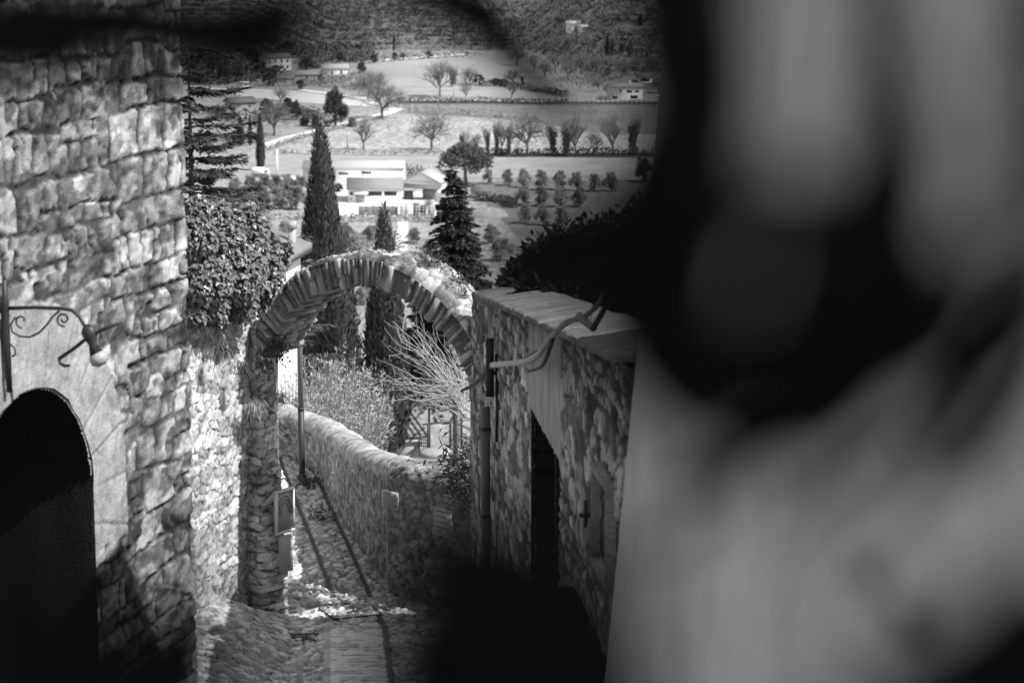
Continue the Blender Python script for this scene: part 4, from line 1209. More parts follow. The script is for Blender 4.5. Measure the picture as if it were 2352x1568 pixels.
# dark evergreen shrubs above the garden wall
lv = MB(); stb = MB()
for (px, py, Y, rpx) in ((1188, 655, 26, 34), (1225, 672, 25, 34), (1275, 690, 24, 26), (1200, 640, 30, 48), (1250, 600, 30, 60), (1310, 580, 29, 70), (1380, 570, 27, 80), (1440, 575, 25, 85), (1260, 660, 29, 55), (1340, 650, 27, 70), (1420, 660, 25, 70), (1490, 540, 24, 90)):
    c_ = at(px, py, Y + 6); rr_ = rpx * (Y + 6) / F
    blob_leaves(lv, c_, (rr_, rr_ * 1.5, rr_), 900, 0.14, 0.06, 0.1, 0.3)
    stb.tube([(c_.x, c_.y, -7.5), c_ + Vector((0, 0, 0.1))], [0.03, 0.012], 5)
ls = thing('laurel_hedge', 'dark glossy laurel hedge growing above the garden wall', 'hedge', (1.2, 28, -5.5))
rel(lv.build('foliage', M['laurel']), ls); rel(stb.build('stems', M['bark']), ls)['kind'] = 'stuff'
# ivy on the ruined wall
ivl = MB(); ivs = MB()
lumps = [(500, 560, 34.6, 62), (445, 540, 34.2, 55), (565, 560, 35.2, 52), (605, 590, 35.6, 40), (530, 620, 34.8, 80), (465, 640, 34.3, 65), (595, 640, 35.6, 52), (625, 620, 35.8, 28), (480, 700, 34.5, 42), (545, 690, 35.1, 48), (450, 720, 34.2, 26), (575, 520, 35.3, 34), (490, 495, 34.6, 34), (455, 480, 34.3, 24), (640, 585, 36, 16), (530, 500, 35, 26), (440, 468, 34.2, 14), (472, 470, 34.4, 13), (512, 478, 34.8, 13), (585, 495, 35.4, 15), (600, 520, 35.5, 18), (622, 555, 35.8, 16), (655, 570, 36, 12), (560, 490, 35.2, 12), (650, 600, 36, 14), (600, 690, 35.6, 20), (505, 735, 34.7, 16)]
for (px, py, Y, rpx) in lumps:
    c_ = np.array(at(px, py, Y + 0.15)); rr_ = rpx * Y / F
    n = int(rpx * rpx * 0.15) + 60
    u = runit(n); u[:, 1] = -np.abs(u[:, 1]) * 0.9 + 0.25 * RS.rand(n); u /= np.linalg.norm(u, axis=1, keepdims=True)
    P = c_ + u * np.array([rr_, rr_ * 0.8, rr_]) * (0.82 + 0.25 * RS.rand(n, 1))
    D = np.array([0, 0, -0.75]) + u * 0.35 + runit(n) * 0.6
    D /= np.linalg.norm(D, axis=1, keepdims=True)
    N = u * 0.7 + np.array([0.15, -0.3, 0.5]) + runit(n) * 0.45
    Sd = np.cross(D, N); Sd /= np.linalg.norm(Sd, axis=1, keepdims=True); Nn = np.cross(Sd, D)
    L = RS.uniform(0.05, 0.10, (n, 1)); W = L * 0.85
    pts = [(0, 0, 0), (0.5, 0.08, 0.10), (0.34, 0.48, 0.06), (0, 1.0, -0.05), (-0.34, 0.48, 0.06), (-0.5, 0.08, 0.10)]
    vv = np.stack([P + Sd * W * a_ + D * L * b_ + Nn * W * c2 for a_, b_, c2 in pts], 1)
    idx = (np.arange(n) * 6)[:, None, None]
    ivl.add(vv.reshape(-1, 3), [(np.array([[0, 1, 2, 3], [0, 3, 4, 5]])[None] + idx).reshape(-1, 4)])
    # a few pale stalks and the woody inside
    k_ = int(n * 0.12); P2 = P[:k_]; v, q_ = tubes(P2, P2 + (u[:k_] * 0.4 + runit(k_) * 0.6) * RS.uniform(0.05, 0.16, (k_, 1)), np.full(k_, 0.003), np.full(k_, 0.002), 3); ivs.add(v, [q_])
    blob_leaves(ivl, c_, (rr_ * 0.72, rr_ * 0.6, rr_ * 0.72), int(n * 0.5), 0.13, 0.11, 0.4, 0.5)
    ivs.tube([c_ + np.array([0, 0.3, -0.35]), c_], [0.02, 0.012], 5)
iv = thing('ivy_mass', 'dense glossy ivy draped over the top of the tall pale wall', 'ivy', at(520, 720, 35))
rel(ivl.build('foliage', M['ivy']), iv); rel(ivs.build('stalks', M['pale_twig']), iv)['kind'] = 'stuff'

# weeds and dry grass on wall and arch
def tuft(name, label, cat, loc, n, L, down, spread, m, W=0.012, group=None, nrm=(0.4, -0.6, 0)):
    P = RS.normal(size=(n, 3)) * spread
    D = runit(n) * 0.55 + np.array(nrm) * 0.5 + np.array([0, 0, -down])
    v, q_ = leaves(P, D, runit(n), L * RS.uniform(0.5, 1.3, n), W * RS.uniform(0.7, 1.5, n)); mb = MB(); mb.add(v, [q_])
    o = mb.build(name, m); o.location = loc
    return tag(o, label, cat, group, 'stuff')
tuft('wall_weed', 'dark leafy weed growing where the arch springs from its left pier', 'weed', at(632, 800, 36.3), 300, 0.08, 0.15, 0.09, M['weed'], 0.035)
tuft('wall_weed', 'dark weed tuft trailing just under the left spring of the arch', 'weed', at(600, 832, 36.2), 200, 0.10, 0.5, 0.07, M['weed'], 0.03)
tuft('dry_grass_tuft', 'dry grass beard hanging on the pier edge', 'grass', at(585, 925, 36.0), 150, 0.22, 0.75, 0.06, M['drygrass'])
tuft('dry_grass_tuft', 'wispy dry grass hanging from the right edge of the pier', 'grass', at(640, 905, 36.5), 90, 0.18, 0.6, 0.05, M['drygrass'])
tuft('dry_grass_tuft', 'long dark grass streak trailing down the pale wall below the ivy', 'grass', at(508, 790, 34.75), 120, 0.28, 0.95, 0.05, M['weed'])
tuft('dry_grass_tuft', 'grass tuft hanging from the pale wall near the arch end', 'grass', at(556, 838, 35.45), 110, 0.26, 0.95, 0.05, M['weed'])
for k, (w_t, a_t, d_t, s_) in enumerate(((0, 92, 0.45, 0.12), (0, 108, 0.5, 0.10), (0, 122, 0.4, 0.11), (0, 146, 0.4, 0.15), (0, 76, 0.3, 0.07))):
    p = ring_pt(math.radians(180 - (180 - a_t)), Rr + 0.55, d_t)
    tuft('arch_moss', ('dark grass clump on the crown of the arch', 'grass clump just right of the arch crown', 'grass clump halfway down the right back of the arch', 'largest grass clump low on the right back of the arch', 'small grass clump left of the arch crown')[k], 'grass', p, 260, 0.10, -0.4, s_, M['weed'], 0.014)
gt = at(735, 1198, 43.2); gt.z = float(lane_z(43.2)) + 0.05
tuft('lane_weed', 'low dark weed strip growing across the lane beyond the arch', 'weed', gt, 300, 0.09, -0.2, 0.13, M['weed'], 0.02)
gt = at(705, 1105, 46); gt.z = float(lane_z(46)) + 0.1
tuft('lane_weed', 'dark weeds at the foot of the lamp pole', 'weed', gt, 220, 0.13, -0.3, 0.12, M['weed'], 0.03)
gt = at(1075, 1080, 36); tuft('wall_weed', 'dark bushy weed between low wall and garden wall', 'weed', gt, 900, 0.18, 0.0, 0.25, M['weed'], 0.03)
# iron drain grate and square manhole
mh = at(790, 1389, 34.6)
mx_, my_ = -2.56, 36.6
t = thing('manhole_cover', 'square stone inset manhole cover in the lane below the arch', 'manhole', (mx_, my_, float(lane_z(my_)) + 0.045))
ca_, sa_ = math.cos(0.35), math.sin(0.35)
def mhp(x, y, z): X, Y = x * ca_ - y * sa_, x * sa_ + y * ca_; return (X, Y, z - 0.09 * Y)
mb = MB()
for a0_, a1_, b0_, b1_ in ((-0.42, 0.42, -0.52, -0.49), (-0.42, 0.42, 0.49, 0.52), (-0.42, -0.395, -0.49, 0.49), (0.395, 0.42, -0.49, 0.49)):
    mb.add([mhp(a0_, b0_, 0), mhp(a1_, b0_, 0), mhp(a1_, b1_, 0), mhp(a0_, b1_, 0), mhp(a0_, b0_, .012), mhp(a1_, b0_, .012), mhp(a1_, b1_, .012), mhp(a0_, b1_, .012)], [fc6])
mb.build('rim', M['iron'], t)
hx, hy = np.meshgrid(np.linspace(-0.39, 0.39, 40), np.linspace(-0.48, 0.48, 50), indexing='ij')
h_, c_ = lay_rubble(hx, hy, 155, cw=0.2, ch=0.28, base=0.32, var=0.1, mort=0.05, gap=0.08)
X_, Y_ = hx * ca_ - hy * sa_, hx * sa_ + hy * ca_
grid_mesh('stone_inset', np.stack([X_, Y_, -0.012 + 0.02 * h_ - 0.09 * Y_], -1), M['paving'], t, c_)
gp = at(688, 1462, 27.5)
t = thing('drain_grate', 'narrow dark slotted drain grate across the left gutter', 'drain', (-3.11, 34.8, float(lane_z(34.8)) + 0.02), 0.1)
mb = MB()
for k in range(9): mb.box(-0.2 + k * 0.045, -0.172 + k * 0.045, -0.14, 0.14, 0.0, 0.02)
mb.box(-0.22, 0.21, -0.17, -0.14, 0, 0.022); mb.box(-0.22, 0.21, 0.14, 0.17, 0, 0.022)
mb.build('bars', M['iron'], t)
mb = MB(); mb.box(-0.21, 0.2, -0.15, 0.15, -0.06, -0.004); mb.build('pit', M['dark'], t)

# ------------------------------------------------------------------ garden shed, pergola and tub below the lane
YS = 118
def gbox(mb, x0, x1, y0, y1, z0, z1): return mb.box(x0, x1, y0, y1, z0, z1)
c0 = at(950, 1060, YS)
shed = thing('tiled_shed', 'small garden shed with sloping clay tile roof below the lane', 'shed', (c0.x, c0.y, c0.z))
mb = MB(); mb.box(-0.85, 0.45, 0.05, 0.5, -1.5, 1.12); mb.build('wall', M['grey_wall'], shed)
e0 = np.array(at(920, 1002, YS)) - np.array(c0); e1 = np.array(at(982, 998, YS)) - np.array(c0)
r1 = np.array(at(884, 862, YS + 5.5)) - np.array(c0)
run = r1 - e1
mb = MB(); nt_ = 14
for k in range(nt_):
    s0 = e1 + (e0 - e1) * (k / 4.6)
    for rw_ in range(12):
        a_ = s0 + run * (rw_ / 12.0); b_ = s0 + run * ((rw_ + 1.06) / 12.0)
        mb.tube([a_ + np.array([0, 0, 0.05]), b_ + np.array([0, 0, 0.02])], [0.10, 0.075], 8)
wd_ = (e0 - e1) * (nt_ / 4.6)
mb.add([e1, e1 + wd_, e1 + wd_ + run, e1 + run, e1 - [0, 0, .08], e1 + wd_ - [0, 0, .08], e1 + wd_ + run - [0, 0, .08], e1 + run - [0, 0, .08]], [np.array([[0, 3, 2, 1], [4, 5, 6, 7], [0, 1, 5, 4], [1, 2, 6, 5], [2, 3, 7, 6], [3, 0, 4, 7]])])
mb.build('roof', M['tile'], shed)
mb = MB(); mb.tube([e1 + [0.05, -0.1, -0.08], e1 + (e0 - e1) * 1.6 + [0, -0.1, -0.08]], 0.05, 8); mb.tube([e1 + [-0.3, -0.1, -0.1], e1 + [-0.42, -0.05, -0.3], e1 + [-0.45, 0.0, -1.6]], 0.045, 8)
mb.build('gutter', M['iron'], shed)
YP = 116
pgc = at(1010, 1055, YP)
perg = thing('pergola', 'dark metal garden pergola frame with trellis panels', 'pergola', pgc)
def pp(px, py, dy=0): return np.array(at(px, py, YP + dy)) - np.array(pgc)
mb = MB()
for l in ([(940, 928, 0), (1012, 912, 0), (1090, 950, 0)], [(940, 935, 3), (1085, 905, 3)], [(970, 975, 0), (1040, 967, 0), (1090, 963, 0)], [(1040, 967, 0), (1090, 990, -2)], [(1012, 912, 0), (1060, 905, 4)], [(960, 938, 0), (1090, 930, 2)], [(1005, 940, 0), (1012, 912, 0)], [(1035, 965, 0), (1060, 925, 0)]):
    mb.tube([pp(*p) for p in l], 0.05, 6)
mb.build('roof_frame', M['grey_metal'], perg)
for px, p0_, p1_ in ((983, 972, 1064), (1034, 967, 1040), (1060, 945, 1030), (1083, 950, 1062)):
    mb = MB(); mb.tube([pp(px, p0_), pp(px, p1_)], 0.055, 6); mb.build('post', M['iron'], perg)
for (x0, x1, y0_, y1_) in ((964, 982, 1002, 1062), (1036, 1060, 972, 1022), (1066, 1084, 1002, 1052)):
    mb = MB()
    for k in range(5): x = x0 + (x1 - x0) * k / 4; mb.tube([pp(x, y0_), pp(x, y1_)], 0.018, 4)
    for k in range(9): y = y0_ + (y1_ - y0_) * k / 8; mb.tube([pp(x0, y), pp(x1, y)], 0.018, 4)
    mb.build('trellis', M['iron'], perg)
tc = at(1003, 1070, 114)
tub = thing('hot_tub', 'round grey covered garden tub under the pergola', 'tub', tc)
def lathe(mb, prof_, n=28):
    v = [(r_ * math.cos(2 * PI * k / n), r_ * math.sin(2 * PI * k / n), z) for r_, z in prof_ for k in range(n)]
    f_ = [[i * n + k, i * n + (k + 1) % n, (i + 1) * n + (k + 1) % n, (i + 1) * n + k] for i in range(len(prof_) - 1) for k in range(n)]
    mb.add(v, [np.array(f_)]); return mb
lathe(MB(), [(0.72, 0), (0.78, 0.05), (0.78, 0.62), (0.76, 0.66)]).build('tub_wall', M['grey_wall'], tub, True)
lathe(MB(), [(0.80, 0.60), (0.81, 0.68), (0.74, 0.76), (0.4, 0.82), (0.0, 0.84)]).build('cover', M['concrete'], tub, True)
patch('garden_terrace', [(955, 1062), (1000, 1030), (1085, 1030), (1085, 1075), (1040, 1085)], M['field_pale'], 0.1) if False else None
mb = MB(); mb.box(tc.x - 1.4, tc.x + 2.4, tc.y - 1.3, tc.y + 3.2, tc.z - 2.5, tc.z - 0.01)
struct(mb.build('terrace', M['concrete']))

# ------------------------------------------------------------------ houses
def house(name, label, cat, loc, rz, w, d, hw, rise, wall_m, roof_m, wins=(), gable_x=True, over=0.4, chim=(), door=None, group=None, roof2=None):
    """front faces local -y; ridge along local x when gable_x"""
    t = thing(name, label, cat, loc, rz, group)
    mb = MB(); x, y = w / 2, d
    if gable_x:
        v = [(-x, 0, -2), (x, 0, -2), (x, y, -2), (-x, y, -2), (-x, 0, hw), (x, 0, hw), (x, y, hw), (-x, y, hw), (-x, y / 2, hw + rise), (x, y / 2, hw + rise)]
        mb.add(v, [np.array([[0, 1, 5, 4], [2, 3, 7, 6], [1, 2, 6, 5], [3, 0, 4, 7]]), np.array([[5, 6, 9], [7, 4, 8]])])
    else:
        v = [(-x, 0, -2), (x, 0, -2), (x, y, -2), (-x, y, -2), (-x, 0, hw), (x, 0, hw), (x, y, hw), (-x, y, hw), (0, 0, hw + rise), (0, y, hw + rise)]
        mb.add(v, [np.array([[0, 1, 5, 4], [2, 3, 7, 6], [1, 2, 6, 5], [3, 0, 4, 7]]), np.array([[4, 5, 8], [6, 7, 9]])])
    mb.build('wall', wall_m, t)
    rf = MB(); th = 0.22; o_ = over
    k = rise / (y / 2 if gable_x else x)
    if gable_x: A = [(-x - o_, -o_, hw - k * o_), (x + o_, -o_, hw - k * o_), (x + o_, y / 2, hw + rise), (-x - o_, y / 2, hw + rise), (x + o_, y + o_, hw - k * o_), (-x - o_, y + o_, hw - k * o_)]
    else: A = [(-x - o_, y + o_, hw - k * o_), (-x - o_, -o_, hw - k * o_), (0, -o_, hw + rise), (0, y + o_, hw + rise), (x + o_, -o_, hw - k * o_), (x + o_, y + o_, hw - k * o_)]
    A = [(a_, b_, c_ + 0.03) for a_, b_, c_ in A]; B = [(a_, b_, c_ + th) for a_, b_, c_ in A]
    rf.add(A + B, [np.array([[0, 3, 2, 1], [3, 5, 4, 2], [6, 7, 8, 9], [9, 8, 10, 11], [0, 1, 7, 6], [4, 5, 11, 10], [1, 2, 8, 7], [2, 4, 10, 8], [3, 0, 6, 9], [5, 3, 9, 11]])])
    ro_ = rf.build('roof', roof_m, t)
    for (cx, cy, cz, cs) in chim:
        mb = MB(); mb.box(cx - cs, cx + cs, cy - cs, cy + cs, cz - 1.5, cz); mb.box(cx - cs * 1.3, cx + cs * 1.3, cy - cs * 1.3, cy + cs * 1.3, cz + 0.002, cz + 0.18)
        mb.build('chimney', M['grey_wall'] if cs < 0.1 else wall_m, ro_)
    for wv in wins:
        sd, u, z, ww, wh = wv[:5]; pm = wv[5] if len(wv) > 5 else 'shutter'
        def q3(e0, e1, u0, u1, z0, z1):
            m_ = MB()
            if sd == 'f': m_.box(u0, u1, -e1, -e0, z0, z1)
            elif sd == 'l': m_.box(-x - e1, -x - e0, u0, u1, z0, z1)
            else: m_.box(x + e0, x + e1, u0, u1, z0, z1)
            return m_
        wo_ = q3(0.0, 0.05, u - ww / 2 - 0.08, u + ww / 2 + 0.08, z - 0.1, z + wh + 0.08).build('window', wall_m, t)
        q3(0.052, 0.09, u - ww / 2, u + ww / 2, z, z + wh).build('pane' if pm != 'shutter' else 'shutter', M[pm], wo_)
    if door:
        u, dw, dh, pm = door
        MB().box(u - dw / 2, u + dw / 2, -0.06, -0.002, -0.3, dh).build('door', M[pm], t)
    return t

def gl(px, py, lift=0.0):
    g = G(px, py); return (g.x, g.y, g.z + lift)
# house with chimney behind the ivy
RZ = math.radians(79); hc = at(690, 575, 62)
hR = Matrix.Rotation(RZ, 4, 'Z')
hloc = hc - hR @ Vector((1.7, 0, 6.0))
house('white_house', 'white house with chimney and shutters peeking out behind the ivy', 'house', hloc, RZ, 3.4, 2.6, 6.0, 0.45, M['white_wall'], M['tile'],
      [('f', u, 3.9, 0.6, 1.35) for u in (-1.0, 0.1, 1.1)] + [('f', u, 0.9, 0.6, 1.35) for u in (-0.9, 1.0)], True, 0.25, [(1.35, 0.12, 6.62, 0.08)])
# the factory group
house('factory_hall', 'long white factory hall at the back of the yard', 'factory', gl(812, 428), 0.0, 31, 12, 5.4, 1.6, M['white_wall'], M['tile_pale'],
      [('f', -11, 3.4, 3.2, 0.7, 'dark'), ('f', 4, 3.8, 3, 0.7, 'dark'), ('f', -3, 3.6, 3, 0.7, 'dark')], True, 0.3)
house('workshop', 'white workshop with grey tiled roof at the front of the factory yard', 'workshop', gl(861, 466), math.radians(2), 15.6, 13, 4.1, 2.3, M['white_wall'], M['tile'],
      [('f', -0.1, 2.1, 4.4, 1.2, 'dark'), ('f', 4.6, 2.1, 3.6, 1.2, 'dark'), ('f', -6.6, 2.3, 1.2, 0.9, 'dark'), ('f', -4.2, 0.2, 2.6, 2.2, 'grey_wall'), ('f', -7.0, 0.8, 0.4, 0.6, 'dark')], True, 0.5, [(-3.2, 6.6, 7.2, 0.35), (3.4, 6.6, 7.2, 0.35)])
aw_ = G(845, 466)
t = tag(MB().box(-2.6, 1.8, -1.6, -0.1, 0, 0.12, Matrix.Rotation(math.radians(14), 4, 'X')).build('awning', M['white_wall']), 'white sloping awning over the workshop entrance', 'awning')
t.location = (aw_.x - 1.6, aw_.y - 0.1, aw_.z + 3.1)
# vaulted barn
house('gabled_barn', 'white barn with pale gabled roof right of the workshop', 'barn', gl(968, 442), math.radians(-14), 11.4, 14, 3.2, 2.9, M['white_wall'], M['tile_pale'], [('f', 0, 3.1, 6.5, 0.16, 'grey_wall')], False, 0.7)
g = G(962, 462)
cn = thing('loading_canopy', 'dark open loading canopy in front of the gabled barn', 'canopy', g, math.radians(-6))
MB().box(-5.4, 5.8, 0, 7, 3.6, 3.95, Matrix.Rotation(math.radians(3), 4, 'Y')).build('roof', M['tile_dark'], cn)
for x in (-4.6, -1.2, 5.0):
    MB().box(x - 0.12, x + 0.12, 0.2, 0.44, -0.5, 3.75).build('post', M['grey_wall'], cn)
MB().box(-4.9, -2.2, 2, 4, -0.5, 2.5).build('cabin', M['shutter'], cn)
MB().box(0.4, 4.6, 5, 6.6, -0.5, 3.2).build('back_wall', M['grey_wall'], cn)
# stacked wire cages
def cage(w, d, h):
    mb = MB()
    for x in np.linspace(0, w, 4):
        for y in (0, d): mb.box(x - 0.05, x + 0.05, y - 0.05, y + 0.05, 0, h)
    for z in np.linspace(0.05, h, 4):
        mb.box(-0.05, w + 0.05, -0.07, 0.03, z - 0.05, z + 0.05); mb.box(-0.05, w + 0.05, d - 0.05, d + 0.05, z - 0.05, z + 0.05)
        for x in (0, w): mb.box(x - 0.07, x + 0.03, 0, d, z - 0.05, z + 0.05)
    return mb
cmesh = None
labs = ['leftmost wire cage in the row before the workshop', 'second wire cage from the left before the workshop', 'third wire cage from the left before the workshop', 'middle wire cage below the workshop windows', 'fifth wire cage from the left before the workshop', 'sixth wire cage, next to the pale crates', 'rightmost wire cage of the row beneath the canopy']
for i in range(7):
    g = G(824 + i * 15 + (40 if i == 6 else 0), 496)
    if cmesh is None:
        o = thing('wire_cage', labs[0], 'cage', g, 0, 'wire cages in the factory yard')
        kids = [cage(1.75, 1.5, 2.6).build('bars', M['grey_wall'], o), MB().box(0.1, 1.65, 0.1, 1.4, 0.1, 2.35).build('contents', M['field_mid'], o)]
        cmesh = (o, kids)
    else:
        copy_tree(cmesh[0], cmesh[1], g, 0, (1, 1, 1), labs[i], 'wire cages in the factory yard')
for i, (px, mk, lab) in enumerate(((926, 'cream_wall', 'pale crate stack left of the white container'), (938, 'white_wall', 'narrow white container in the yard row'), (956, 'shutter', 'dark crate stack right of the white container'), (972, 'dark', 'black crate stack under the bare yard tree'), (990, 'grey_wall', 'grey crate stack at the right end of the yard row'))):
    g = G(px, 497)
    o = thing('crate_stack' if i != 1 else 'container', lab, 'crates' if i != 1 else 'container', g, 0)
    MB().box(-0.9, 0.9, 0, 1.6, 0, 3.6 if i < 3 else 3.0).build('body', M[mk], o)
    mb = MB()
    for z in (0.9, 1.8, 2.7): mb.box(-0.94, 0.94, -0.06, -0.002, z - 0.06, z + 0.06)
    for x in (-0.9, 0, 0.9): mb.box(x - 0.05, x + 0.05, -0.1, -0.062, 0, 3)
    mb.build('slats', M['cream_wall'] if i != 1 else M['white_wall'], o)
house('white_shed', 'low white shed under a dark flat roof right of the spruce', 'shed', gl(1108, 455), 0.05, 5.6, 4, 1.9, 0.9, M['white_wall'], M['tile_dark'], [('f', -1.4, 0.9, 0.9, 0.5, 'dark')], True, 0.5)
g = G(1118, 498)
hx, hy = np.meshgrid(np.linspace(-1, 1, 60), np.linspace(-1, 1, 60), indexing='ij')
rr_ = np.clip(1 - hx ** 2 - hy ** 2, 0, 1)
hz = np.sqrt(rr_) * 3.1 * (0.9 + 0.25 * (fbm(hx * 5, hy * 5, 171) - 0.5)) + 0.25 * (fbm(hx * 12, hy * 12, 172) - 0.5) - 0.3
o = grid_mesh('soil_heap', np.stack([hx * 6.2, hy * 5, hz], -1), M['soil']); o.location = g
tag(o, 'rounded pale soil heap right of the spruce top', 'heap')
# lorry parked at the left end of the yard
g = G(590, 406)
lo = thing('box_lorry', 'white box lorry parked at the left end of the yard', 'lorry', g, math.radians(4))
MB().box(-1.6, 2.4, -1.1, 1.1, 0.9, 2.9).build('body', M['white_wall'], lo)
mb = MB(); mb.add([(2.45, -1, 0.6), (4, -1, 0.6), (4, -1, 1.5), (3.5, -1, 2.4), (2.45, -1, 2.4), (2.45, 1, 0.6), (4, 1, 0.6), (4, 1, 1.5), (3.5, 1, 2.4), (2.45, 1, 2.4)], [np.array([[0, 1, 2, 3, 4], [9, 8, 7, 6, 5]]), np.array([[0, 5, 6, 1], [1, 6, 7, 2], [2, 7, 8, 3], [3, 8, 9, 4], [4, 9, 5, 0]])]); cb_ = mb.build('cab', M['white_wall'], lo)
MB().box(2.7, 3.45, -1.03, -1.004, 1.5, 2.2).build('window', M['dark'], cb_)
MB().box(-1.6, 3.9, -0.9, 0.9, 0.5, 0.88).build('chassis', M['iron'], lo)
for x in (-0.7, 3.0):
    for y in (-1.0, 0.85): mb = MB(); mb.tube([(x, y, 0.42), (x, y + 0.22, 0.42)], 0.44, 12); mb.build('wheel', M['iron'], lo)
# far houses
house('villa', 'large pale two storey villa with dark gabled roof at the wood edge', 'house', gl(640, 161), math.radians(28), 13, 9, 6.3, 1.5, M['cream_wall'], M['tile_dark'],
      [('f', u, z, 0.9, 1.5) for u in (-4.6, -1.6, 1.6, 4.6) for z in (0.9, 4.0)] + [('l', 4.5, z, 1.1, 1.7) for z in (0.9, 3.8)], True, 0.5)
house('bungalow', 'white bungalow with pale roof right of the villa', 'house', gl(770, 173), math.radians(12), 12, 8, 3.3, 1.5, M['white_wall'], M['tile_pale'], [('f', -1.5, 0.8, 0.9, 1.4), ('f', 2.8, 0.8, 0.9, 1.4), ('l', 4, 0.8, 1.4, 1.2)], True, 0.6)
house('low_barn', 'low dark roofed farm shed in front of the villa', 'barn', gl(690, 180), math.radians(10), 16, 8, 1.8, 1.5, M['grey_wall'], M['tile'], [('f', 3, 0.3, 1.2, 1.1, 'dark')], True, 0.5)
house('small_barn', 'tiny farm outbuilding below the villa corner', 'barn', gl(655, 190), math.radians(15), 9, 6, 2.0, 1.1, M['grey_wall'], M['tile_dark'], [('f', 0, 0.2, 1.2, 1.4, 'dark')], True, 0.4)
house('caravan_hut', 'tiny white hut alone at the pale field edge', 'hut', gl(561, 200), 0.1, 3.8, 2.6, 2.0, 0.5, M['white_wall'], M['tile_pale'], [('f', 0.8, 0.9, 0.7, 0.6, 'dark')])
house('farmhouse', 'grey stone farmhouse with dark roof beside the cedar', 'house', gl(561, 263), math.radians(30), 10, 8, 5.0, 1.6, M['grey_wall'], M['tile_dark'], [('f', 2.5, 3, 0.9, 1.1), ('f', -2, 3, 0.9, 1.1)], True, 0.7, [(0, 4, 7.4, 0.35)])
house('open_barn', 'open fronted barn standing before the grey farmhouse', 'barn', gl(527, 273), math.radians(-22), 8, 7, 2.8, 1.5, M['grey_wall'], M['tile'], [('f', 0, 0.2, 5.5, 2.2, 'dark')], True, 0.9)
house('garden_hut', 'small pale garden hut right of the farmhouse', 'hut', gl(618, 250), 0.1, 5, 3, 2.0, 0.6, M['cream_wall'], M['tile_pale'], [('f', 0, 0.3, 1.0, 1.4, 'dark')])
house('terrace_house', 'white two storey house above the vineyard posts', 'house', gl(1440, 229), math.radians(6), 14, 8, 5.2, 1.2, M['white_wall'], M['tile'], [('f', -2.5, 3.1, 0.9, 1.2, 'dark'), ('f', 1.4, 2.9, 2.2, 1.0, 'dark'), ('f', 4.6, 3.0, 1.6, 0.9, 'dark'), ('f', -4.8, 0.3, 2.4, 1.4, 'dark'), ('f', 3.4, 0.4, 3, 1.3, 'dark')], True, 0.5, [(2, 4, 7.6, 0.4)])
house('hill_house', 'small lean roofed house uphill of the white terrace house', 'house', gl(1481, 190), math.radians(-8), 6, 5, 2.3, 1.3, M['white_wall'], M['tile_dark'], [('f', 0.3, 0.6, 3.6, 1.1, 'dark')], True, 0.5)
house('hillside_house', 'bright white house high on the scrubby hill', 'house', gl(1318, 71), math.radians(-10), 8, 6, 3.6, 1.0, M['white_wall'], M['tile_pale'], [('f', 1, 1, 0.9, 1.2, 'dark')], True, 0.4)
house('hillside_annex', 'low white annex beside the bright hill house', 'house', gl(1341, 74), math.radians(-4), 5.5, 5, 2.4, 0.7, M['white_wall'], M['tile_pale'], [('f', 0, 0.8, 1.2, 0.8, 'dark')], True, 0.3)
house('ruin', 'dim square ruin near the top edge of the hill', 'ruin', gl(1107, 26), 0.3, 5, 5, 4, 0.8, M['grey_wall'], M['tile_dark'], [('f', 0, 1.4, 1, 1.4, 'dark')], True, 0.3)

